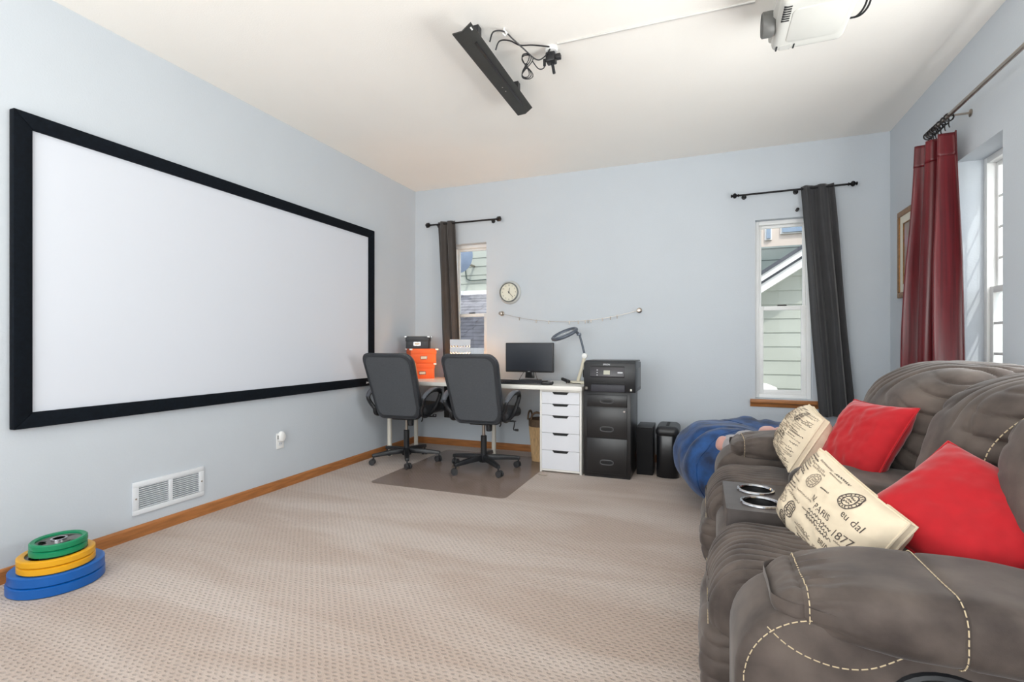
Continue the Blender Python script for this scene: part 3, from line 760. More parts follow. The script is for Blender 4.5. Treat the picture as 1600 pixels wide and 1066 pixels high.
# ------------------------------------------------------------------ chair mat
M_MAT = mat_matc = None
def mk_mat():
    m = bpy.data.materials.new('clear_vinyl'); m.use_nodes = True; nt = m.node_tree; N = nt.nodes; L = nt.links; N.remove(N['Principled BSDF'])
    t = N.new('ShaderNodeBsdfTransparent'); t.inputs[0].default_value = (*lin((244, 240, 238)), 1)
    d = N.new('ShaderNodeBsdfDiffuse'); d.inputs[0].default_value = (*lin((170, 158, 152)), 1)
    g = N.new('ShaderNodeBsdfGlossy'); g.inputs['Roughness'].default_value = .22
    nz_ = N.new('ShaderNodeTexNoise'); nz_.inputs['Scale'].default_value = 3; b = N.new('ShaderNodeBump'); b.inputs['Strength'].default_value = .1; b.inputs['Distance'].default_value = .01
    L.new(nz_.outputs[0], b.inputs['Height']); L.new(b.outputs[0], g.inputs['Normal'])
    fr = N.new('ShaderNodeFresnel'); fr.inputs[0].default_value = 1.5
    x1 = N.new('ShaderNodeMixShader'); x1.inputs[0].default_value = .14; L.new(t.outputs[0], x1.inputs[1]); L.new(d.outputs[0], x1.inputs[2])
    geo = N.new('ShaderNodeNewGeometry'); inv = N.new('ShaderNodeMath'); inv.operation = 'SUBTRACT'; inv.inputs[0].default_value = 1; L.new(geo.outputs['Backfacing'], inv.inputs[1])
    fm = N.new('ShaderNodeMath'); fm.operation = 'MULTIPLY'; L.new(fr.outputs[0], fm.inputs[0]); L.new(inv.outputs[0], fm.inputs[1])
    x2 = N.new('ShaderNodeMixShader'); L.new(fm.outputs[0], x2.inputs[0]); L.new(x1.outputs[0], x2.inputs[1]); L.new(g.outputs[0], x2.inputs[2]); L.new(x2.outputs[0], N['Material Output'].inputs[0])
    return m
mt = MB().prism(rrect(-.575, .575, -.66, .62, .05, 6), 'z', .0006, .0035).build('chair_mat', mk_mat(), bevel=0, smooth=False)
mt.location = (-1.868, 3.875, 0); tag(mt, 'translucent grey vinyl chair mat on the carpet under the office chairs', 'chair mat')
MATZ = .0036

# ------------------------------------------------------------------ office chairs
M_LEATH = mat('black_bonded_leather', (52, 55, 60), .42, var=.1, vscale=10, bump=.35, bscale=300, bdist=.0008)
M_MESHF = mat('charcoal_fabric_back', (78, 81, 86), .8, var=.06, vscale=80, bump=.5, bscale=700, bdist=.0006)
def chair(loc, rz, base_rot, label, crank):
    t = thing('office_chair', label, 'office chair', loc, rz, 'office chairs at the desk')
    # backrest: rounded, slightly curved shell, leaning back
    def outline(k, n, ins):
        w0, w1, h = .25 - ins, .225 - ins, .30 - ins
        pts = rrect(-1, 1, -1, 1, .30, 6); out = []
        for x, z in pts:
            zz = z * h; w = w1 + (w0 - w1) * (z + 1) / 2; out.append((x * w, zz))
        return out
    zc = .705
    def lean(x, yy, z):
        return Vector((x, -.215 - .125 * (z / .3) - .03 * (z / .3) ** 2 + yy + .25 * x * x, zc + z))
    layers = [(-.036, .035), (-.034, .016), (-.022, .003), (0.0, 0), (.022, .004), (.036, .02), (.044, .05), (.046, .09)]
    n = len(rrect(-1, 1, -1, 1, .30, 6)); vs = []; fs = []
    for yy, ins in layers: vs += [lean(x, yy, z) for x, z in outline(0, 0, ins)]
    for j in range(len(layers) - 1): fs += [(j * n + i, j * n + (i + 1) % n, (j + 1) * n + (i + 1) % n, (j + 1) * n + i) for i in range(n)]
    fs += [tuple(range((len(layers) - 1) * n, len(layers) * n))]
    bk = MB().add(vs, fs).build('backrest', M_LEATH, t, angle=60)
    # flat woven panel on the rear of the back
    rows = []
    mb = MB(); pr = outline(0, 0, .036); nn = 10
    vs = [];
    for q in range(nn + 1):
        f = q / nn; vs += [lean(x * (1 - f), -.0372 - .004 * f, z * (1 - f)) for x, z in pr]
    mb.add(vs, [(j * n + i, j * n + (i + 1) % n, (j + 1) * n + (i + 1) % n, (j + 1) * n + i) for j in range(nn) for i in range(n)])
    mb.build('back_panel', M_MESHF, bk, angle=60)
    MB().tube([lean(x, -.030, z) for x, z in outline(0, 0, .012)], .004, 6, closed=True).build('piping', M_LEATH, bk)
    # seat
    def fseat(p, nr):
        q = p.copy(); q.z -= .035 * max(0, (p.y - .12) / .14) ** 2; q.z += .014 * (1 - (p.x / .25) ** 2) * (1 if p.z > 0 else 0); return q
    puff((.245, .225, .045), .042, (24, 24, 8), fseat, (0, .12, .475)).build('seat', M_LEATH, t, angle=70)
    B(-.09, .09, -.12, .12, .395, .432).build('mechanism', M_BLACKP, t, bevel=.012)
    # armrests
    for s in (-1, 1):
        x = s * .265
        path = catmull([(s * .235, -.16, .50), (x, -.18, .55), (x + s * .012, -.20, .600), (x + s * .02, -.16, .632), (x + s * .025, -.07, .660), (x + s * .025, .04, .660), (x + s * .02, .115, .636), (x + s * .015, .12, .60), (x + s * .005, .085, .54), (x - s * .01, .04, .475), (x - s * .03, -.06, .435), (x - s * .03, -.14, .45), (s * .235, -.16, .50)], 5)
        a = MB().tube(path, .015, 8, flat=1.2).build('armrest', M_BLACKP, t, angle=70)
        pad = catmull([(x + s * .012, -.212, .608), (x + s * .02, -.16, .647), (x + s * .025, -.07, .676), (x + s * .025, .04, .677), (x + s * .02, .125, .652)], 5)
        rr = [.016 + .012 * math.sin(PI * min(1, max(0, i / (len(pad) - 1)))) for i in range(len(pad))]
        MB().tube(pad, rr, 10, flat=.45).build('arm_pad', mat('arm_pad_grey', (96, 100, 108), .35, var=.05), a, angle=70)
    # levers
    MB().tube([(.06, .02, .415), (.24, .03, .418), (.265, .03, .420)], .007, 8).build('lever', M_BLACKP, t)
    B(.255, .285, .015, .045, .413, .440 if not crank else .424).build('lever_paddle', M_BLACKP, t, bevel=.005)
    if crank:
        MB().tube([(.27, .03, .419), (.272, .03, .40), (.262, .03, .352), (.264, .03, .345), (.29, .03, .345)], .0055, 8).build('tension_crank', M_BLACKP, t)
        MB().tube([(.278, .03, .345), (.305, .03, .345)], .010, 10).build('crank_knob', M_BLACKP, t)
    MB().tube([(.15, .03, .415), (.145, .035, .385), (.135, .035, .365)], .0055, 8).build('tilt_lever', M_BLACKP, t)
    MB().lathe([(.020, .335), (.026, .34), (.028, .40), (.028, .43)], 18, Matrix.Translation((.065, -.04, 0))).build('tension_knob', M_BLACKP, t)
    # column and five-star base
    MB().lathe([(.014, .27), (.014, .40), (.02, .405)], 16).build('gas_cylinder', M_NICKEL, t)
    MB().lathe([(.034, .075), (.030, .10), (.026, .105), (.026, .285), (.018, .29)], 20).build('column_sleeve', M_BLACKP, t)
    MB().lathe([(.0, .06), (.042, .062), (.046, .075), (.046, .112), (.036, .122)], 24).build('base_hub', M_BLACKP, t)
    leg_me = None; cas = None
    for k in range(5):
        a = base_rot + k * 2 * PI / 5 - rz
        if leg_me is None:
            mb = MB(); vs = []
            for r, w, zt, zb in ((.035, .027, .122, .078), (.16, .024, .115, .077), (.30, .019, .099, .070), (.318, .016, .095, .070)):
                vs += [(r, -w, zb), (r, w, zb), (r, w * .75, zt), (r, -w * .75, zt)]
            fs = [(0, 1, 2, 3), (12, 13, 14, 15)] + [(4 * j + i, 4 * j + (i + 1) % 4, 4 * j + 4 + (i + 1) % 4, 4 * j + 4 + i) for j in range(3) for i in range(4)]
            leg_me = mb.add(vs, fs).mesh('base_leg', M_BLACKP, .004)
            fk = MB()
            fk.tube([(0, 0, .044), (0, 0, .075)], .007, 10)
            fk.prism([(-.027, .024), (.02, .03), (.012, .047), (-.016, .052), (-.03, .038)], 'y', -.006, .006)
            cas = fk.mesh('caster', M_BLACKP, .002)
            wheel = MB().lathe([(.010, -.009), (.024, -.009), (.0265, -.006), (.0265, .006), (.024, .009), (.010, .009), (.008, .006)], 22, Matrix.Rotation(PI / 2, 4, 'X')).mesh('wheel', mat('grey_caster_rubber', (52, 52, 54), .5, var=.1))
        l = bpy.data.objects.new('base_leg', leg_me); COL.objects.link(l); l.parent = t; l.rotation_euler = (0, 0, a)
        c = bpy.data.objects.new('caster', cas); COL.objects.link(c); c.parent = l; c.location = (.305, 0, 0); c.rotation_euler = (0, 0, 1.1 * k - .7)
        for sy in (-.0165, .0165):
            w = bpy.data.objects.new('wheel', wheel); COL.objects.link(w); w.parent = l
            r2 = Matrix.Rotation(1.1 * k - .7, 3, 'Z') @ Vector((-.012, sy, .0266)); w.location = Vector((.305, 0, 0)) + r2; w.rotation_euler = (0, 0, 1.1 * k - .7)
    return t
chair((-2.559, 3.924, MATZ), math.radians(4), math.radians(16), 'black office chair on casters nearest the projection screen', False)
chair((-1.776, 3.924, MATZ), math.radians(3), math.radians(29), 'black office chair on casters in front of the computer monitor', True)

# ------------------------------------------------------------------ desk and drawer unit
M_DESK = mat('white_desk_laminate', (236, 234, 228), .35, var=.015)
M_LEGW = mat('white_steel_leg', (228, 222, 210), .4, var=.02)
dk = thing('desk', 'long white table-top desk along the back wall', 'desk', (-1.907, 4.29, 0))
B(-.985, .985, -.31, .31, .7012, .7352).build('table_top', M_DESK, dk, bevel=.002)
for x, y in ((-.93, -.235), (-.93, .24), (-.02, .21)):
    MB().lathe([(.024, .0), (.026, .008), (.0215, .012), (.0215, .69), (.045, .694), (.045, .7011)], 20, Matrix.Translation((x, y, .0))).build('leg', M_LEGW, dk)
du = thing('drawer_unit', 'white five-drawer unit under the right end of the desk', 'drawer unit', (-1.115, 4.295, 0))
for a in ((-.18, -.164, -.275, .28, 0, .70), (.164, .18, -.275, .28, 0, .70), (-.164, .164, .262, .28, .04, .70), (-.164, .164, -.275, .262, .682, .70), (-.164, .164, -.275, .262, 0.012, .028)):
    B(*a).build('carcass_panel', M_DESK, du, bevel=.0012)
M_DRW = mat('white_drawer_front', (228, 230, 236), .35, var=.015)
M_SLOT = mat('slot_shadow_black', (14, 14, 16), .6)
tops = [.680, .580, .482, .335, .187]; bots = [.583, .485, .338, .190, .030]
for zt, zb in zip(tops, bots):
    # front with a cut finger slot on the top edge
    pts = [(-.1625, zb), (.1625, zb), (.1625, zt), (.072, zt), (.056, zt - .020), (-.056, zt - .020), (-.072, zt), (-.1625, zt)]
    d = MB().prism(pts, 'y', -.277, -.259).build('drawer', M_DRW, du, smooth=False)
    MB().prism([(-.0715, zt), (-.0555, zt - .0195), (.0555, zt - .0195), (.0715, zt)], 'y', -.270, -.2595).build('finger_slot', M_SLOT, d, smooth=False)

# things on the desk -------------------------------------------------
DZ = .7354
M_ORANGE = mat('orange_cardboard', (246, 106, 48), .55, var=.05)
M_BLKCARD = mat('black_cardboard', (52, 55, 60), .5, var=.08)
def box(label, c, w, d, h, z, rz, m, lidh=.05):
    t = thing('storage_box', label, 'storage box', (c[0], c[1], z), rz, 'stacked storage boxes on the desk')
    B(-w / 2 + .004, w / 2 - .004, -d / 2 + .004, d / 2 - .004, 0, h - .004).build('box_body', m, t, bevel=.002)
    l = B(-w / 2, w / 2, -d / 2, d / 2, h - lidh, h).build('lid', m, t, bevel=.002)
    for sx in (-1, 1):
        for sy in (-1, 1):
            B(sx * w / 2 - .014, sx * w / 2 + .014, sy * d / 2 - .014, sy * d / 2 + .014, h - .014, h + .0012).build('corner_cap', M_CHROME if m is M_BLKCARD else M_WHITE, l, bevel=.002)
    lab = MB()
    for a in ((-.034, .034, h * .38 + .012, h * .38 + .016), (-.034, .034, h * .38 - .016, h * .38 - .012), (-.034, -.030, h * .38 - .012, h * .38 + .012), (.030, .034, h * .38 - .012, h * .38 + .012)):
        B_ = lab.box(a[0], a[1], -d / 2 + .0005, -d / 2 + .004, a[2], a[3])
    hd = lab.build('label_holder', M_CHROME, t)
    B(-.030, .030, -d / 2 + .002, -d / 2 + .0042, h * .38 - .012, h * .38 + .012).build('label_card', mat('label_card', (226, 214, 196), .7), hd)
box('orange storage box with label holder, bottom of the stack on the desk', (-2.715, 4.42), .25, .26, .155, DZ, math.radians(40), M_ORANGE)
box('orange storage box in the middle of the stack under the black box', (-2.705, 4.42), .26, .27, .145, DZ + .1575, math.radians(42), M_ORANGE)
box('black storage box with chrome corners on top of the orange boxes', (-2.74, 4.42), .235, .16, .125, DZ + .304, math.radians(22), M_BLKCARD)

# lattice lantern with a warm bulb
M_LANT = mat('pale_grey_lantern', (206, 208, 214), .6, var=.03)
lt = thing('table_lamp', 'pale grey lantern lamp with diamond cut-outs glowing behind the second chair', 'lamp', (-2.262, 4.43, DZ), math.radians(27))
def lattice(face_w, z0, z1, nrm_off, mtx):
    mb = MB(); n = 7
    step = face_w / n
    rows = int((z1 - z0) / step)
    for i in range(n):
        for j in range(rows):
            x = -face_w / 2 + (i + .5) * step; z = z0 + (j + .5) * (z1 - z0) / rows; r = step * .36; hx = step / 2; hz = (z1 - z0) / rows / 2
            outer = [(x - hx, z - hz), (x + hx, z - hz), (x + hx, z + hz), (x - hx, z + hz)]
            inner = [(x, z - r), (x + r, z), (x, z + r), (x - r, z)]
            ov = [mtx @ Vector((a, nrm_off, b)) for a, b in outer]; iv = [mtx @ Vector((a, nrm_off, b)) for a, b in inner]
            mb.add(ov + iv, [(0, 1, 5, 4), (1, 2, 6, 5), (2, 3, 7, 6), (3, 0, 4, 7), (0, 4, 7), (1, 4, 5)][:4])
    return mb
for k in range(4):
    R_ = Matrix.Rotation(k * PI / 2, 4, 'Z')
    mb = lattice(.20, .30, .355, -.1, R_); mb.add(lattice(.20, .05, .28, -.1, R_).v, lattice(.20, .05, .28, -.1, R_).f)
    mb.box(-.1, .1, -.101, -.099, .355, .395, R_); mb.box(-.1, .1, -.101, -.099, .28, .30, R_); mb.box(-.1, .1, -.101, -.099, 0.0, .05, R_)
    o = mb.build('lattice_panel', M_LANT, lt, smooth=False); md = o.modifiers.new('th', 'SOLIDIFY'); md.thickness = .003
B(-.098, .098, -.098, .098, .001, .006).build('lamp_base', M_LANT, lt)
MB().lathe([(.012, .006), (.014, .05), (.03, .08), (.032, .105), (.02, .132), (.0, .138)], 18).build('bulb', mat('warm_bulb', (255, 214, 160), .5, emit=(255, 176, 92), estr=14), lt)
pl_ = bpy.data.lights.new('lamp_glow', 'POINT'); pl_.energy = 9; pl_.color = (1, .50, .18); pl_.shadow_soft_size = .03
po = bpy.data.objects.new('lamp_glow', pl_); COL.objects.link(po); po.location = (-2.262, 4.43, DZ + .20)

# monitor
mo = thing('monitor', 'black flat computer monitor standing on the white desk', 'monitor', (-1.525, 4.42, DZ), 0)
MB().prism(rrect(-.237, .237, .084, .362, .008), 'y', -.020, .012).build('housing', M_BLACKP, mo, bevel=.003)
B(-.226, .226, -.0212, -.0195, .100, .351).build('screen', mat('dark_lcd', (44, 48, 56), .3, var=.04, vscale=3), mo)
B(-.05, .05, .012, .045, .13, .30).build('rear_cover', M_BLACKP, mo, bevel=.01)
MB().prism([(-.045, .03), (.045, .03), (.036, .1), (-.036, .1)], 'y', -.008, .02).build('stand_neck', M_BLACKG, mo, bevel=.003)
MB().prism(rrect(-.10, .10, -.08, .09, .03), 'z', .0005, .014).build('stand_foot', M_BLACKG, mo, bevel=.003)
B(-.011, .011, -.0206, -.0199, .0895, .0945).build('logo', mat('logo_silver', (170, 172, 176), .4), mo)
for sx, x2 in ((-1, -.08), (1, .08)):
    MB().tube(catmull([(sx * .055, .0, .09), (x2, -.03, .04), (x2 * 1.2, -.04, .004)], 6), .0025, 6).build('cable', M_BLACKP, mo)
# keyboard
kb = thing('keyboard', 'long black computer keyboard in front of the monitor', 'keyboard', (-1.51, 4.105, DZ), 0)
MB().prism([(-.075, 0), (.08, 0), (.08, .022), (.06, .024), (-.075, .012)], 'x', -.225, .225).build('key_base', M_BLACKP, kb, bevel=.002)
km = MB()
for r in range(6):
    y = -.062 + r * .0225
    for c in range(22):
        x = -.213 + c * .0196; z = .0125 + (y + .075) * .085
        km.box(x, x + .0165, y, y + .018, z, z + .006)
ko = km.build('keys', mat('key_black', (42, 44, 50), .45), kb); ko['kind'] = 'stuff'
ms = thing('computer_mouse', 'small black mouse with two pale spots right of the keyboard', 'mouse', (-1.243, 4.06, DZ), math.radians(-80))
puff((.032, .055, .019), .018, (14, 20, 10), lambda p, n: Vector((p.x * (1 - .12 * (p.y / .055) ** 2), p.y, p.z * (1 - .35 * (p.y / .055 - .2) ** 2) if p.z > 0 else p.z)), (0, 0, .0195)).build('mouse_body', M_BLACKG, ms, angle=70)
for x in (-.016, .016): puff((.011, .020, .003), .003, (6, 8, 2), None, (x, .028, .0335)).build('mouse_button', mat('silver_plastic', (186, 188, 192), .3), ms)  # two pale silver pieces on top of the mouse
# small black gadget on a cord
gd = thing('card_reader', 'small black gadget with a cord lying by the magnifier lamp', 'gadget', (-1.135, 4.27, DZ), math.radians(-25))
puff((.045, .016, .014), .009, (12, 6, 6), lambda p, n: p + Vector((0, 0, .012 - .25 * p.x * 0 - .25 * p.x)), (0, 0, .0165)).build('gadget_body', M_BLACKP, gd)
MB().tube([(.01, 0, .016), (.012, -.004, .0035)], .006, 8).build('gadget_foot', M_BLACKP, gd)
MB().tube(catmull([(.045, 0, .012), (.08, .01, .004), (.12, .03, .004), (.15, .02, .004)], 6), .003, 6).build('gadget_cord', M_BLACKP, gd)

# magnifier lamp
M_GREYM = mat('blue_grey_metal', (96, 104, 116), .35, .3, var=.06)
M_CREAMP = mat('cream_plastic', (226, 220, 200), .4, var=.03)
ml = thing('magnifier_lamp', 'swing-arm magnifier desk lamp with grey head and cream lower arm', 'desk lamp', (-1.02, 4.36, DZ))
MB().prism(rrect(-.10, .07, -.07, .07, .03), 'z', .0004, .018).build('lamp_base', M_CREAMP, ml, bevel=.004)
MB().tube([(-.025, 0, .018), (.0, 0, .10), (.035, 0, .235)], [.017, .016, .015], 12).build('lower_arm', M_CREAMP, ml)
MB().lathe([(.024, -.02), (.024, .02)], 20, Matrix.Translation((.036, 0, .245)) @ Matrix.Rotation(PI / 2, 4, 'X')).build('elbow_joint', M_WHITE, ml, bevel=.004)
MB().tube([(.034, 0, .26), (.012, 0, .35), (-.012, 0, .432)], .0095, 10).build('upper_arm', M_GREYM, ml)
B(-.035, .002, -.014, .014, .425, .45).build('wrist_joint', M_GREYM, ml, bevel=.005)
hd = Matrix.Translation((-.145, -.02, .44)) @ Matrix.Rotation(math.radians(-20), 4, 'Y') @ Matrix.Rotation(math.radians(22), 4, 'X')
ring = MB(); ring.tube([hd @ Vector((.115 * math.cos(2 * PI * k / 36), .085 * math.sin(2 * PI * k / 36), 0)) for k in range(36)], .0165, 8, closed=True)
hh = ring.build('lamp_head', M_GREYM, ml, angle=70)
MB().tube([hd @ Vector((.10, .0, 0)), Vector((-.02, 0, .44))], .013, 8).build('head_bracket', M_GREYM, ml)
MB().lathe([(.0, -.002), (.001, -.002), (.001, .002)], 3).v
lens = MB().lathe([(.0001, -.003), (.60, -.002), (1, 0), (.6, .004), (.0001, .005)], 36, hd @ Matrix.Diagonal((.102, .072, 1, 1)), close=False)
lens.build('lens', mat('lens_glass', (226, 232, 238), .06, var=.01, trans=.6), hh)
MB().tube([(.0, .018, .11), (-.028, .020, .07), (-.012, .022, .03)], .004, 6).build('spring', M_BLACKP, ml)
B(.012, .04, .02, .04, .05, .12).build('clamp_knob', M_BLACKP, ml, bevel=.004)

# hanging dark computer case under the desk, waste basket
pc = thing('computer_tower', 'black computer case hanging under the desk between the two chairs', 'computer', (-2.25, 4.425, .375))
B(-.085, .085, -.20, .17, 0, .315).build('case', M_BLACKP, pc, bevel=.006)
B(-.078, .078, -.206, -.2, .01, .305).build('front_bezel', M_BLACKG, pc, bevel=.002)
for y in (-.1, .1): B(-.09, .09, y - .015, y + .015, -.004, .3257).build('hanger_strap', M_BLACKM, pc)
M_WICK = mat('pale_wicker', (200, 166, 122), .7, var=.25, vscale=40, aniso=(4, 4, .4), bump=.6, bscale=150, bdist=.003)
M_WICKD = mat('dark_wicker', (96, 76, 58), .7, var=.25, vscale=40, bump=.6, bscale=150, bdist=.003)
wb = thing('waste_basket', 'pale wicker waste basket with dark brown rim and handles beside the drawer unit', 'basket', (-1.41, 4.40, 0)); wb.scale = (.88, .88, 1)
mb = MB(); nst = 44
for k in range(nst):
    a = 2 * PI * k / nst; r0, r1 = .085, .118
    mb.tube([(r0 * math.cos(a), r0 * math.sin(a), .004), (r1 * math.cos(a), r1 * math.sin(a), .33)], .0085, 6)
o = mb.build('stakes', M_WICK, wb); o['kind'] = 'stuff'
MB().lathe([(.0, .002), (.084, .002), (.114, .33), (.110, .33), (.08, .008), (0, .008)], 40, close=False).build('liner', M_WICK, wb)
MB().lathe([(.118, .32), (.126, .325), (.128, .385), (.122, .392), (.112, .388), (.110, .325)], 40, close=False).build('rim_band', M_WICKD, wb)
for s in (0, PI / 2):
    hp = [(.118 * math.cos(s + PI) + (0 if s == 0 else w), .118 * math.sin(s + PI) + (w if s == 0 else 0), .385 + .075 * math.sqrt(max(0, 1 - (w / .07) ** 2))) for w in [-.07 + .14 * k / 12 for k in range(13)]]
    MB().tube(hp, .010, 8).build('handle', M_WICKD, wb)

# ------------------------------------------------------------------ filing cabinet, printer, speakers, shredder
M_HNDL = mat('dark_grey_handle', (84, 84, 86), .4)
fc = thing('filing_cabinet', 'black three-drawer metal filing cabinet under the printer', 'filing cabinet', (-.726, 4.23, 0))
B(-.19, .19, -.205, .235, .012, .702).build('cabinet_body', M_BLACKM, fc, bevel=.003)
B(-.185, .185, -.20, .23, 0, .012).build('plinth', M_BLACKM, fc)
for zb, zt in ((.575, .675), (.325, .57), (.035, .32)):
    d = B(-.163, .163, -.2145, -.2052, zb, zt).build('drawer', M_BLACKM, fc, bevel=.003)
    zc = (zb + zt) / 2 - (.06 if zb == .325 else (.035 if zb == .035 else 0)); zc = {.575: .625, .325: .395, .035: .125}[zb]
    MB().tube([(.052 * (1 if abs(math.cos(a)) > .0 else 1) * math.copysign(abs(math.cos(a)) ** .6, math.cos(a)), -.216, zc + .019 * math.copysign(abs(math.sin(a)) ** .7, math.sin(a))) for a in [2 * PI * k / 28 for k in range(28)]], .0045, 6, closed=True).build('handle', M_HNDL, d)
    MB().prism(rrect(-.038, .038, zc - .011, zc + .007, .008), 'y', -.2155, -.2150).build('handle_recess', M_SLOT, d)
MB().lathe([(.011, 0), (.011, .004), (.009, .006), (.0, .006)], 18, Matrix.Translation((.14, -.2145, .545)) @ Matrix.Rotation(PI / 2, 4, 'X')).build('lock', M_CHROME, fc)

pr = thing('printer', 'black inkjet printer with small display on top of the filing cabinet', 'printer', (-.695, 4.14, .7025))
PX, PY0, PY1 = .205, -.19, .17
MB().prism([(PY0 + .012, .0), (PY1, .0), (PY1, .235), (PY0 + .05, .245), (PY0, .232), (PY0 - .004, .10)], 'x', -PX, PX).build('printer_body', M_BLACKP, pr, bevel=.006)
B(-PX + .004, PX - .004, PY0 + .045, PY1 - .01, .240, .250).build('scanner_lid', M_BLACKP, pr, bevel=.004)
B(PX - .004, PX + .002, PY0 + .03, PY1 - .03, .03, .19).build('side_panel', M_BLACKG, pr, bevel=.003)
cp = MB().prism([(PY0 - .013, .125), (PY0, .115), (PY0, .195), (PY0 - .003, .200)], 'x', -.150, .120).build('control_panel', mat('panel_dark_grey', (62, 60, 64), .35), pr, bevel=.002)
B(-.150, .120, PY0 - .003, PY0 - .001, .200, .208).build('panel_gap', M_SLOT, pr)
tl = Matrix.Translation((0, PY0 - .0105, .156)) @ Matrix.Rotation(math.radians(-8), 4, 'X')
B(-.042, .008, -.0008, .001, -.015, .018, tl).build('display', mat('lcd_beige', (182, 182, 164), .3), cp)
B(-.070, -.046, -.0008, .001, -.013, .014, tl).build('touch_pad', M_BLACKG, cp)
for i, z in enumerate((-.02, .0, .02)): B(-.098, -.088, -.0008, .001, z - .003, z + .003, tl).build('panel_button', mat('print_white', (214, 216, 220), .5), cp)
B(.068, .108, -.0008, .001, -.003, .006, tl).build('panel_mark', MATS['print_white'], cp)
text_on('EPSON', .018, MATS['print_white'], 'brand_lettering', pr, Matrix.Translation((-.02, PY0 - .0018, .220)) @ F_NEGY)
B(-.13, .12, PY0 - .006, PY0 - .002, .070, .082).build('paper_slot', M_SLOT, pr)
B(-.145, .125, PY0 - .012, PY0 + .01, .002, .060).build('output_tray', mat('tray_dark', (44, 44, 52), .5), pr, bevel=.004)
B(-.19, -.172, PY0 - .004, PY0, .018, .038).build('sticker', mat('sticker_grey', (120, 116, 110), .5), pr)
B(.165, .178, PY0 - .004, PY0, .014, .030).build('sticker', mat('sticker_white', (210, 208, 198), .5), pr)

M_SPKS = mat('black_satin_cabinet', (26, 27, 31), .4, var=.08)
def speaker(x, label, y):
    s = thing('speaker', label, 'speaker', (x, y, 0))
    B(-.066, .066, -.12, .14, .0, .40).build('speaker_cabinet', M_SPKS, s, bevel=.004)
    B(-.062, .062, -.126, -.1205, .006, .394).build('grille', mat('speaker_cloth', (18, 18, 20), .9, var=.1, bump=.4, bscale=900), s, bevel=.003)
speaker(-.4495, 'black boxy speaker standing between the filing cabinet and the shredder', 4.345)
sh = thing('paper_shredder', 'glossy black paper shredder with rounded top next to the bean bag', 'shredder', (-.268, 4.335, 0))
pro = [(-.083, .0), (.083, 0), (.086, .33)] + arc(.05, .355, .036, 0, 90, 6) + [(-.07, .395), (-.083, .385)]
mb = MB().prism(rrect(-.088, .088, -.165, .165, .055, 7), 'z', 0.002, .345); mb.build('bin', M_BLACKG, sh, bevel=.006)
def shead(p, n):
    return p
puff((.092, .17, .045), .042, (22, 28, 10), lambda p, n: Vector((p.x, p.y, p.z if p.z > 0 else p.z)), (0, 0, .372)).build('shredder_head', M_BLACKP, sh, angle=70)
B(-.012, .012, -.11, .11, .4165, .4185).build('paper_slot', M_SLOT, sh)
B(.0885, .091, -.06, -.045, .22, .34).build('window_strip', M_CHROME, sh)

# ------------------------------------------------------------------ curtain rods and curtains
def rod(name, label, a, b, axis, r, mtl, finial='square', brackets=(), wall=None):
    """rod from a to b (points); brackets = list of positions along the axis"""
    a, b = Vector(a), Vector(b); t = thing(name, label, 'curtain rod', a)
    d = (b - a); MB().tube([Vector((0, 0, 0)), d], r, 12).build('rod', mtl, t)
    u = d.normalized()
    for sgn, p in ((-1, Vector((0, 0, 0))), (1, d)):
        if finial == 'ball':
            mt_ = Matrix.Translation(p) @ (u * sgn).to_track_quat('Z', 'Y').to_matrix().to_4x4()
            MB().lathe([(.012, -.004), (.014, 0), (.009, .006), (.009, .012), (.018, .018), (.023, .028), (.020, .038), (.011, .044), (.010, .05), (.015, .054), (.010, .060), (0, .061)], 18, mt_, close=False).build('finial', mtl, t)
        elif finial == 'square':
            mt_ = Matrix.Translation(p + u * sgn * .014) @ Matrix.Rotation(PI / 4, 4, u)
            MB().box(-.02, .02, -.02, .02, -.02, .02, mt_).build('finial', mtl, t, bevel=.006)
            MB().tube([p - u * sgn * .012, p - u * sgn * .002], r * 1.6, 12).build('finial_collar', mtl, t)
    for q in brackets:
        p = d * q
        w = Vector((0, wall - a.y, 0)) if axis == 'x' else Vector((wall - a.x, 0, 0))
        e = w - w.normalized() * .001
        MB().tube([p, p + e], .006, 8).build('bracket', mtl, t)
        mt_ = Matrix.Translation(p + e) @ (-w).to_track_quat('Z', 'Y').to_matrix().to_4x4()
        MB().lathe([(.02, 0), (.02, .004), (.008, .008)], 16, mt_).build('bracket_plate', mtl, t)
    return t
RY = YB - .08
rod('curtain_rod', 'short dark curtain rod with square finials over the window behind the desk', (-2.745, RY, 2.362), (-1.945, RY, 2.357), 'x', .009, M_DARKMETAL, 'square', (.1, .9), YB)
rod('curtain_rod', 'thin black curtain rod with ball finials over the window near the right corner', (.285, RY, 2.355), (1.085, RY, 2.36), 'x', .008, mat('black_rod_metal', (30, 30, 32), .35, .6), 'ball', (.06, .55), YB)
rod('curtain_rod', 'long brushed nickel curtain rod on the right wall above the red curtain', (1.282, 3.735, 2.364), (1.282, .60, 2.364), 'y', .0115, M_NICKEL, 'none', (.088, .9), XR)

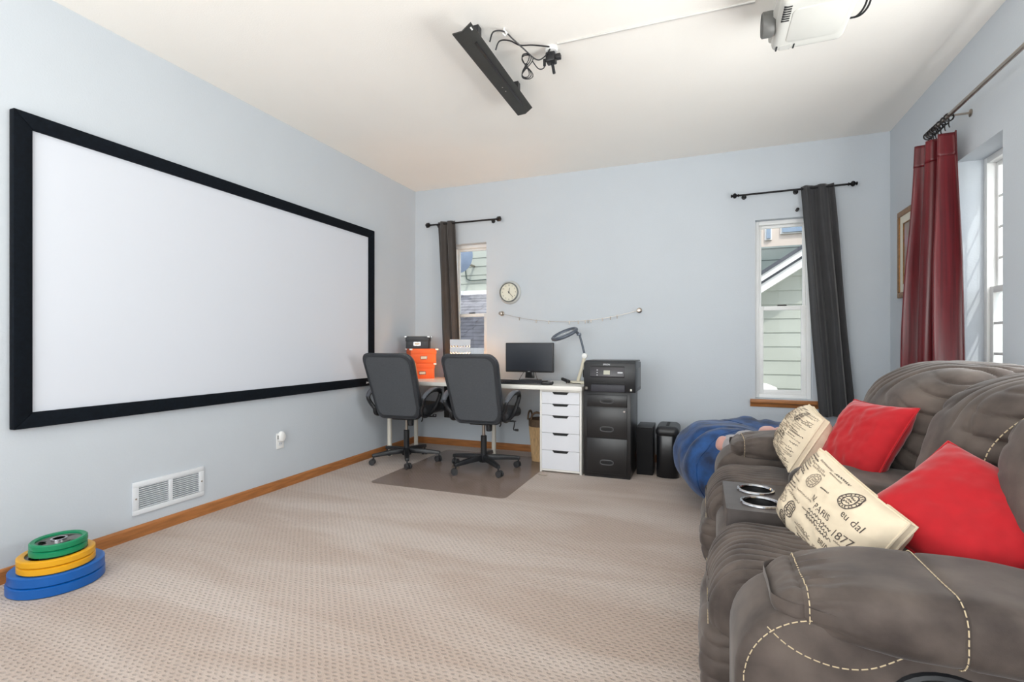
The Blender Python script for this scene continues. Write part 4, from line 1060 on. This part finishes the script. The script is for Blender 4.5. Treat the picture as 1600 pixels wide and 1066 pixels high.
def curtain(name, label, mtl, top, bot, nf, amp, nu=110, nv=60, cat='curtain', seed=0, parts=None, header=None):
    """top(s)/bot(s) -> Vector lines; folds displaced along the horizontal normal"""
    root = thing(name, label, cat, (top(.5) + bot(.5)) / 2 * Vector((1, 1, 0)).length * 0 + Vector(((top(.5).x), top(.5).y, bot(.5).z)))
    org = root.location.copy()
    def fn(i, j):
        t0, b0 = top(i), bot(i); p = t0.lerp(b0, j)
        bow = math.sin(j * PI)
        d = (top(1) - top(0)).lerp(bot(1) - bot(0), j); nrm = Vector((-d.y, d.x, 0)).normalized()
        ph = 2 * PI * nf * (i + .035 * nz(i * 3 + seed, j * 1.4, 0, 1.3)) + seed
        A = amp * (.55 + .45 * min(1, j * 3)) * (1 + .35 * nz(i * 4, j * 2 + seed, 1))
        return p + nrm * (A * math.sin(ph) + .25 * A * math.sin(2.3 * ph + 1)) + d.normalized() * .006 * math.sin(ph * .5 + j * 5) * bow - org
    o = MB().grid(fn, nu, nv).build('curtain_panel', mtl, root, angle=80)
    md = o.modifiers.new('th', 'SOLIDIFY'); md.thickness = .003
    return root, fn, org
M_CURT = mat('charcoal_taupe_velvet', (70, 66, 64), .85, var=.1, vscale=8, sheen=.35)
def L2(P):
    P = [Vector(p) for p in P]
    def f(s):
        k = min(len(P) - 2, int(s * (len(P) - 1))); return P[k].lerp(P[k + 1], s * (len(P) - 1) - k)
    return f
yc_ = RY
c1, f1, _ = curtain('curtain', 'dark taupe curtain drawn to the left of the window behind the desk', M_CURT,
        L2([(-2.64, RY, 2.385), (-2.43, RY, 2.385)]), lambda s: Vector((-2.575 + .215 * s, RY + .012, .62)), 2.3, .028, seed=1.0)
c2, f2, _ = curtain('curtain', 'dark charcoal curtain hanging to the right of the window near the corner', mat('charcoal_velvet', (58, 58, 60), .8, var=.1, vscale=8, sheen=.4),
        L2([(.752, RY, 2.378), (.984, RY, 2.382)]), lambda s: Vector((.885 + .245 * s, RY - .01, .50)), 2.2, .034, seed=2.3)
# tie-back hook beside the second curtain
hk = thing('tieback_hook', 'small dark holdback hook on the wall at the top left of the charcoal curtain', 'hook', (.735, YB, 2.205))
MB().lathe([(.012, 0.001), (.012, .006), (.005, .01), (.005, .03), (.013, .034), (.013, .042), (0, .044)], 16, Matrix.Rotation(PI / 2, 4, 'X'), close=False).build('hook_stem', M_DARKMETAL, hk)

def mat_silk():
    m = mat('dark_red_silk', (72, 8, 16), .33, var=.15, vscale=5, aniso=(14, 14, .25), spec=.5, sheen=.05, col2=(108, 18, 28))
    return m
M_SILK = mat_silk()
rc, frc, ro = curtain('curtain', 'shiny dark red silk curtain hanging from rings on the right wall', M_SILK,
        lambda s: Vector((1.215 + .095 * s, 3.755 - .285 * s, 2.285)), lambda s: Vector((1.205 + .105 * s, 3.95 - .58 * s, .15)), 3.4, .052, nu=160, nv=70, seed=.4)
# heading band and white lining edge of the red curtain
def band(i, j): 
    p = frc(i, j * .06); return p + Vector((-.0035, -.0035, 0))
o = MB().grid(band, 110, 8).build('heading_band', M_SILK, rc, angle=80); md = o.modifiers.new('th', 'SOLIDIFY'); md.thickness = .002
MB().tube([frc(.012, k / 50) + Vector((-.004, -.004, 0)) for k in range(51)], .0035, 6).build('lining_edge', mat('white_lining', (226, 206, 206), .8), rc)
# rings on the nickel rod
ring_me = MB().tube([(.021 * math.cos(2 * PI * k / 28), 0, .021 * math.sin(2 * PI * k / 28)) for k in range(28)], .0042, 8, closed=True).mesh('ring', M_DARKMETAL)
ring_y = [3.725, 3.70, 3.675, 3.650, 3.622, 3.590, 3.555, 3.505, 3.455]
for k, y in enumerate(ring_y):
    t = thing('curtain_ring', 'dark metal curtain ring strung on the nickel rod above the red curtain', 'curtain ring', (1.282, y, 2.354), random.uniform(-.25, .25), 'curtain rings on the nickel rod')
    o = bpy.data.objects.new('ring', ring_me); COL.objects.link(o); o.parent = t
    MB().tube([(0, 0, -.020), (0, 0, -.045), (.004, 0, -.058)], .003, 6).build('clip', M_DARKMETAL, t)

# ------------------------------------------------------------------ picture behind the red curtain
pf = thing('framed_picture', 'gold framed picture with cream mat on the right wall, half behind the red curtain', 'picture', (XR, 4.20, 1.745))
M_GOLD = mat('aged_gold_frame', (150, 108, 62), .4, .35, var=.3, vscale=40, bump=.3, bscale=120)
pw, phh, q = .29, .318, .04
for a0, a1, b0, b1 in ((-pw, pw, phh - q, phh), (-pw, pw, -phh, -phh + q), (-pw, -pw + q, -phh + q, phh - q), (pw - q, pw, -phh + q, phh - q)):
    B(-.026, -.001, a0, a1, b0, b1).build('frame_bar', M_GOLD, pf, bevel=.004)
M_MATB = mat('cream_mat_board', (226, 222, 208), .8, var=.02)
i0, i1 = .25, .278; w2, w3 = pw - q - .055, phh - q - .055
for a0, a1, b0, b1 in ((-pw + q, pw - q, w3, phh - q), (-pw + q, pw - q, -phh + q, -w3), (-pw + q, -w2, -w3, w3), (w2, pw - q, -w3, w3)):
    B(-.018, -.003, a0, a1, b0, b1).build('mat_board', M_MATB, pf)
for a0, a1, b0, b1 in ((-w2, w2, w3 - .006, w3), (-w2, w2, -w3, -w3 + .006), (-w2, -w2 + .006, -w3, w3), (w2 - .006, w2, -w3, w3)):
    B(-.019, -.004, a0, a1, b0, b1).build('inner_fillet', M_GOLD, pf)
B(-.012, -.004, -w2, w2, -w3, w3).build('artwork', mat('soft_floral_painting', (150, 150, 120), .6, var=.3, vscale=9, col2=(186, 160, 172)), pf)

# ------------------------------------------------------------------ wall clock, 12:22
ck = thing('wall_clock', 'round pale wall clock with grey rim reading about twenty past twelve', 'clock', (-1.838, YB, 1.612))
RX = Matrix.Rotation(PI / 2, 4, 'X')
MB().lathe([(.118, .001), (.120, .006), (.116, .018), (.104, .030), (.098, .032)], 48, RX, close=False).build('back_rim', mat('clock_pale_grey', (196, 198, 196), .45), ck)
MB().lathe([(.098, .012), (.101, .034), (.099, .048), (.092, .050), (.089, .046), (.089, .040)], 48, RX, close=False).build('bezel', mat('clock_grey_bezel', (112, 116, 114), .35, .2), ck)
MB().lathe([(.0, .041), (.0895, .041)], 48, RX, close=False).build('dial', mat('clock_dial', (226, 224, 208), .6, var=.02), ck)
M_INKB = mat('clock_ink', (58, 58, 58), .6)
for k in range(1, 13):
    a = PI / 2 - k * PI / 6
    text_on(str(k), .020, M_INKB, 'numeral', ck, Matrix.Translation((.071 * math.cos(a), -.0415, .071 * math.sin(a))) @ F_NEGY)
def hand(ang, L, w, y, nm):
    a = PI / 2 - math.radians(ang); c, s_ = math.cos(a), math.sin(a)
    P = lambda l, q: (l * c - q * s_, l * s_ + q * c)
    pts = [P(-.012, -w), P(L, -w * .6), P(L, w * .6), P(-.012, w)]
    MB().prism(pts, 'y', -y - .001, -y).build(nm, M_INKB, ck)
hand(11, .046, .0035, .043, 'hour_hand'); hand(138, .068, .0026, .0445, 'minute_hand')
MB().lathe([(.006, .042), (.006, .047), (0, .048)], 16, RX, close=False).build('hand_cap', M_INKB, ck)

# ------------------------------------------------------------------ picture wire with clips
def wp(s): return Vector((-1.926 + 1.376 * s, YB - .035, 1.398 - .095 * (1 - (2 * s - 1) ** 2)))
wr_ = thing('display_wire', 'steel display wire sagging between two wall mounts above the monitor', 'display wire', (-1.238, YB, 1.40)); WO = Vector((-1.238, YB, 1.40))
MB().tube([wp(k / 40) - WO for k in range(41)], .0018, 6).build('wire', M_NICKEL, wr_)
for s in (0, 1):
    mt_ = Matrix.Translation(wp(s) + Vector((0, .034, 0)) - WO) @ RX
    MB().lathe([(.024, 0), (.024, .008), (.014, .014), (.012, .038), (.018, .044), (.018, .056), (.0, .060)], 22, mt_, close=False).build('wall_mount', M_NICKEL, wr_)
clip_me = MB().box(-.0035, .0035, -.003, .003, -.022, .002).mesh('clip_body', M_NICKEL, .001)
for s in (.145, .275, .37, .52, .585, .635, .655, .675, .755, .81, .855):
    c = thing('wire_clip', 'tiny metal clip hanging on the display wire', 'clip', wp(s) - Vector((0, .0, .004)), random.uniform(-.3, .3), 'clips on the display wire')
    o = bpy.data.objects.new('clip_body', clip_me); COL.objects.link(o); o.parent = c
    MB().tube([(.006 * math.cos(2 * PI * k / 12), 0, .004 + .006 * math.sin(2 * PI * k / 12)) for k in range(12)], .0012, 5, closed=True).build('clip_loop', M_NICKEL, c)

# ------------------------------------------------------------------ ceiling bar, cables, outlet, raceway, projector
cbz = 2.655
cbar = thing('ceiling_bar', 'long black bar hanging from the ceiling with cables behind it', 'ceiling bar', (-1.12, 2.68, cbz))
M_BARB = mat('matte_black_metal', (52, 52, 50), .6, var=.12, vscale=20)
MB().prism([(-.048, -.021), (.006, -.019), (.056, .015), (.053, .020), (.004, -.013), (-.048, -.015)], 'y', -.48, .46).build('bar_body', M_BARB, cbar)
B(-.035, .03, -.36, .36, -.012, .05).build('bar_core', M_BLACKP, cbar)
for y in (-.3, .3):
    B(-.02, .02, y - .02, y + .02, .045, ZC - cbz - .0005).build('ceiling_bracket', M_BLACKP, cbar)
for y in (.08, .13): MB().lathe([(.004, -.001), (.004, .002), (0, .002)], 10, Matrix.Translation((-.005, y, -.0195)) @ Matrix.Rotation(PI, 4, 'X')).build('screw', M_CHROME, cbar)
MB().box(-.004, .004, -.462, -.440, -.001, .001, Matrix.Translation((.044, 0, .0062)) @ Matrix.Rotation(-.6, 4, 'Y')).build('sticker', M_WHITE, cbar)
tk = .012
co = thing('ceiling_outlet', 'white ceiling outlet with a black power adapter plugged in', 'outlet', (-.80, 2.70, ZC))
MB().lathe([(.0, -.0005), (.035, -.0005), (.036, -.01), (.030, -.02), (.0, -.021)], 22, close=False).build('outlet_body', M_WHITE, co)
B(-.035, .02, -.01, .045, -.075, -.022).build('power_adapter', M_BLACKP, co, bevel=.006)
B(.022, .05, .0, .03, -.062, -.035).build('adapter_plug', M_BLACKP, co, bevel=.004)
MB().tube([(-.005, .03, -.07), (-.004, .05, -.095), (.0, .052, -.118)], .009, 8).build('plug_tail', M_BLACKP, co)
cc = thing('cable_bundle', 'black cables looped from the ceiling bar to the ceiling outlet', 'cable', (-.95, 2.6, ZC))
def cab(pts, r=.004): 
    MB().tube(catmull([Vector(p) for p in pts], 8), r, 7).build('cable', M_BLACKP, cc)
def cz(x, y, z): return (x + .95, y - 2.6, z - ZC)
cab([cz(-1.06, 2.42, 2.70), cz(-1.03, 2.40, 2.735), cz(-.985, 2.44, 2.75), cz(-.96, 2.50, 2.74), cz(-.925, 2.57, 2.72), cz(-.88, 2.665, 2.70), cz(-.84, 2.69, 2.72), cz(-.80, 2.672, 2.748)])
cab([cz(-1.06, 2.50, 2.70), cz(-1.03, 2.485, 2.735), cz(-.98, 2.51, 2.74), cz(-.94, 2.56, 2.735), cz(-.88, 2.60, 2.745), cz(-.80, 2.655, 2.75)])
for k in range(3):
    pts = []
    for q in range(28):
        a = 2 * PI * q / 28; rx = .022 + .006 * k; pts.append(Vector(cz(-.935 + rx * math.sin(2 * a) * .9 + .004 * k, 2.64 + .004 * k + rx * .3 * math.sin(2 * a), 2.665 + .068 * math.cos(a) - .004 * k)))
    MB().tube(pts, .0026, 6, closed=True).build('cable_coil', M_BLACKP, cc)
MB().tube([cz(-.935, 2.645, 2.65), cz(-.933, 2.645, 2.675)], .009, 8).build('cable_tie', M_BLACKP, cc)
cab([cz(-.90, 2.655, 2.69), cz(-.875, 2.69, 2.66), cz(-.845, 2.70, 2.665), cz(-.842, 2.70, 2.71)], .003)
MB().tube([cz(-.842, 2.70, 2.675), cz(-.842, 2.70, 2.712)], .0085, 8).build('connector', M_BLACKP, cc)
hkk = thing('ceiling_hook', 'small white cable hook screwed to the ceiling beside the black bar', 'hook', (-.985, 2.44, ZC))
MB().tube([(0, 0, -.0005), (0, 0, -.012), (.012, .01, -.024), (0, .018, -.03), (-.012, .008, -.02)], .005, 8).build('hook_body', M_WHITE, hkk)
rw = B(-.5, .5, -.006, .006, -.009, -.0004).build('cable_raceway', mat('raceway_white', (214, 212, 208), .6), bevel=.002)
rw.location = (-.26, 2.676, ZC); rw.rotation_euler = (0, 0, math.radians(1.0)); tag(rw, 'thin white cable raceway running across the ceiling to the projector', 'cable raceway')

pj = thing('projector', 'white projector hanging from the ceiling in front of the sofa', 'projector', (.47, 2.58, 2.55))
M_PROJ = mat('projector_white', (206, 206, 201), .4, var=.02)
def fpj(p, n):
    q = p.copy(); q.y += 0; 
    if p.z < 0: q.x *= .93; q.y *= .95
    return q
puff((.165, .215, .055), .03, (24, 28, 12), fpj, (0, 0, .05)).build('housing', M_PROJ, pj, angle=60)
MB().prism(rrect(-.10, .12, -.13, .13, .03), 'z', -.008, .0).build('bottom_cover', M_PROJ, pj, bevel=.004)
MB().lathe([(.045, 0), (.045, .11)], 20, Matrix.Translation((.02, 0, .105))).build('mount_pole', M_PROJ, pj)
B(-.07, .11, -.07, .07, .103, .112).build('mount_plate', M_PROJ, pj)
# lens on the screen side
LX = Matrix.Translation((-.155, .045, .052)) @ Matrix.Rotation(-PI / 2, 4, 'Y')
MB().lathe([(.05, 0), (.056, .01), (.056, .05), (.050, .055), (.046, .045), (.040, .02), (.0, .018)], 28, LX, close=False).build('lens_hood', mat('projector_grey', (96, 96, 94), .45), pj)
MB().lathe([(.040, .02), (.03, .03), (0, .034)], 24, LX, close=False).build('lens', mat('projector_lens', (150, 156, 160), .08), pj)
for k in range(7):
    B(-.140, -.108, -.160 + k * .017, -.152 + k * .017, -.0064, .0).build('vent_fin', M_BLACKP, pj)
for k in range(2):
    B(-.135 + k * .075, -.128 + k * .075, .150, .19, -.0062, .0).build('vent_slot', M_BLACKP, pj)
B(-.118, -.072, .150, .19, -.006, .0).build('foot_recess', mat('projector_grey_light', (196, 196, 192), .5), pj)
for k in range(2):
    MB().tube(catmull([(.15, .12, .05), (.185 + .012 * k, .08, .03), (.20 + .014 * k, 0, .04), (.19, -.08, .10), (.16, -.10, .19)], 8), .0045, 6).build('cable', M_BLACKP, pj)
MB().tube(catmull([(-.06, -.20, .10), (-.09, -.22, .14), (-.05, -.20, .18), (-.04, -.12, .21)], 8), .006, 6).build('cable', M_BLACKP, pj)

# ------------------------------------------------------------------ outside: neighbouring houses
gnd = B(-24, 30, -20, 26, -.72, -.6).build('ground', mat('pale_gravel', (190, 186, 176), .95, var=.12, vscale=4), smooth=False); struct(gnd)
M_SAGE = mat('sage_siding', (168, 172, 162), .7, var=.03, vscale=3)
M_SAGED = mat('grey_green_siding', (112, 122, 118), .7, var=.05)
M_FASC = mat('white_fascia', (238, 236, 232), .5, var=.02)
M_ROOFD = mat('dark_roof_edge', (74, 76, 82), .8, var=.1)
def boards(parent, x0, x1, y, z0, z1, ex, m, clip=None):
    """lap siding: each board an own part, tilted so that its lower edge stands proud"""
    z = z0
    while z < z1:
        xa, xb = x0, x1; zt = min(z + ex + .01, z1 + .02)
        pts_top = (xa, xb)
        if clip:
            lo, hi = clip(z), clip(z + ex)
            mb = MB().add([(lo[0], y - .022, z), (lo[1], y - .022, z), (hi[1], y - .006, zt), (hi[0], y - .006, zt), (lo[0], y, z), (lo[1], y, z), (hi[1], y, zt), (hi[0], y, zt)],
                          [(0, 1, 2, 3), (4, 5, 6, 7), (0, 1, 5, 4), (1, 2, 6, 5), (2, 3, 7, 6), (3, 0, 4, 7)])
        else:
            mb = MB().add([(xa, y - .022, z), (xb, y - .022, z), (xb, y - .006, zt), (xa, y - .006, zt), (xa, y, z), (xb, y, z), (xb, y, zt), (xa, y, zt)],
                          [(0, 1, 2, 3), (4, 5, 6, 7), (0, 1, 5, 4), (1, 2, 6, 5), (2, 3, 7, 6), (3, 0, 4, 7)])
        mb.build('siding_board', m, parent, smooth=False); z += ex
# house seen through the window behind the desk: sage siding above a shingled lean-to roof
h1 = thing('neighbor_house', 'sage green house with a shingled lower roof outside the window behind the desk', 'house')
boards(h1, -8, -1.6, 9.4, -.5, 4.4, .178, M_SAGE)
B(-8, -1.6, 9.4, 12, -.6, 4.4).build('wall_core', M_SAGED, h1)
M_SHG = mat('grey_shingle', (136, 134, 138), .9, var=.25, vscale=5)
sh_ = MB(); rr_ = random.Random(4); z_a, z_b, y_a, y_b = 2.14, 1.02, 9.38, 7.15
nr_ = 17
for r in range(nr_):
    t0 = r / nr_; t1 = (r + 1.25) / nr_; x = -7.5 + rr_.uniform(0, .2)
    while x < -1.4:
        w = rr_.uniform(.16, .32); lift = .012 + rr_.uniform(0, .008)
        ya, za = y_a + (y_b - y_a) * t0, z_a + (z_b - z_a) * t0; yb2, zb2 = y_a + (y_b - y_a) * t1, z_a + (z_b - z_a) * t1
        sh_.add([(x, ya, za), (x + w - .006, ya, za), (x + w - .006, yb2, zb2 + lift), (x, yb2, zb2 + lift), (x, yb2, zb2 + lift - .012), (x + w - .006, yb2, zb2 + lift - .012)], [(0, 1, 2, 3), (3, 2, 5, 4)])
        x += w
o = sh_.build('shingles', M_SHG, h1, smooth=False); o['kind'] = 'stuff'
MB().add([(-7.6, y_a, z_a - .03), (-1.35, y_a, z_a - .03), (-1.35, y_b - .05, z_b - .05), (-7.6, y_b - .05, z_b - .05), (-7.6, y_a, z_a - .12), (-1.35, y_a, z_a - .12), (-1.35, y_b - .05, z_b - .14), (-7.6, y_b - .05, z_b - .14)],
         [(0, 1, 2, 3), (4, 5, 6, 7), (0, 1, 5, 4), (1, 2, 6, 5), (2, 3, 7, 6), (3, 0, 4, 7)]).build('roof_deck', M_ROOFD, h1, smooth=False)
B(-7.6, -1.35, y_b - .1, y_b - .05, z_b - .20, z_b - .0).build('gutter', M_FASC, h1, bevel=.01)
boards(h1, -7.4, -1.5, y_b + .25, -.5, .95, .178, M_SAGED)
B(-7.4, -1.5, 9.3, 9.385, 2.10, 2.19).build('flashing', M_FASC, h1)
# satellite dish with cable
sd = thing('satellite_dish', 'blue-grey satellite dish on the neighbouring house outside the desk window', 'satellite dish', (-4.47, 8.55, 2.81))
MB().lathe([(.0, .05), (.13, .04), (.26, .015), (.36, -.02), (.362, -.016), (.26, .022), (.13, .05), (0, .06)], 40, Matrix.Rotation(math.radians(100), 4, 'X'), close=False).build('dish', mat('dish_blue_grey', (124, 138, 158), .5), sd)
MB().tube([(0, .05, 0), (0, .45, -.1), (0, .84, -.1)], .025, 8).build('dish_arm', M_NICKEL, sd)
MB().tube(catmull([(-.20, .75, .9), (-.18, .79, .1), (-.17, .80, -.28), (-.10, .80, -.39), (.2, .80, -.40), (1.0, .8, -.36)], 6), .012, 6).build('dish_cable', mat('dark_green_cable', (58, 72, 66), .6), sd)
# gable house seen through the window near the corner
h2 = thing('neighbor_house', 'pale green sided house gable with white rake trim outside the right back window', 'house')
gx, gz, gs = .737, 1.78, .66
def rake(x): return gz + gs * (x - gx)
def clip2(z): return (max(-1.2, gx + (z - gz) / gs) , 4.5)
boards(h2, -1.0, 4.5, 8.0, -.55, 4.1, .2, M_SAGE, clip2)
MB().prism([(-1.2, -.6), (4.5, -.6), (4.5, rake(4.5)), (-1.2, rake(-1.2))], 'y', 8.0, 11.0).build('wall_core', M_SAGED, h2, smooth=False)
def slant(nm, o0, o1, ya, yb, m):
    xa, xb = -1.5, 4.5
    MB().prism([(xa, rake(xa) + o0), (xb, rake(xb) + o0), (xb, rake(xb) + o1), (xa, rake(xa) + o1)], 'y', ya, yb).build(nm, m, h2, smooth=False)
slant('soffit_board', .0, .115, 7.55, 8.0, M_FASC)
slant('shadow_gap', .115, .15, 7.53, 8.0, M_ROOFD)
slant('rake_board', .15, .235, 7.48, 8.0, M_FASC)
slant('roof_edge', .235, .29, 7.45, 11.0, M_ROOFD)
# low wall unit at the base of the gable house
ac = thing('outdoor_unit', 'low dark and white utility box against the green siding outside the right window', 'utility box', (.80, 7.80, -.6))
B(-.35, .22, -.25, .15, .0, 1.02).build('unit_body', mat('unit_dark_grey', (86, 84, 86), .6), ac, bevel=.02)
MB().lathe([(.26, 1.02), (.24, 1.08), (.12, 1.13), (0, 1.14)], 24, Matrix.Translation((-.08, -.05, 0)), close=False).build('unit_cover', M_FASC, ac)
# farther houses
h3 = thing('neighbor_house', 'grey-green house wall beyond the gable outside the right back window', 'house')
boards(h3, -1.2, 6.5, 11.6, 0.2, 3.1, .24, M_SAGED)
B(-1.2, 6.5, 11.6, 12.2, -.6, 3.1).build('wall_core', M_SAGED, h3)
B(-1.3, 2.0, 11.3, 11.6, 1.78, 1.98).build('band_board', M_FASC, h3)
h4 = thing('neighbor_house', 'cream upper house wall with blue-grey windows at the top of the right back window', 'house')
M_CREAMW = mat('cream_stucco', (206, 192, 180), .8, var=.03)
B(-1.0, 7, 13.2, 14, -.6, 7.0).build('wall_core', M_CREAMW, h4)
M_PANEB = mat('blue_grey_window_glass', (126, 144, 164), .15, var=.1, vscale=1)
for x0_, x1_, z0_, z1_ in ((1.74, 2.7, 3.70, 4.0), (1.41, 1.50, 3.58, 3.86)):
    w = B(x0_ - .03, x1_ + .03, 13.15, 13.2, z0_ - .03, z1_ + .03).build('window_surround', M_FASC, h4)
    B(x0_, x1_, 13.10, 13.14, z0_, z1_).build('pane', M_PANEB, w)

# loose cord end at the corner of the chair mat
cd_ = MB().tube(catmull([(0, 0, .004), (.012, -.03, .006), (.045, -.045, .012), (.075, -.03, .006), (.07, .0, .004)], 6), .004, 6).build('loose_cord', mat('beige_cord', (176, 160, 146), .6)); cd_.location = (-1.275, 3.93, .001)
tag(cd_, 'short beige cord end curled on the carpet by the drawer unit', 'cord')
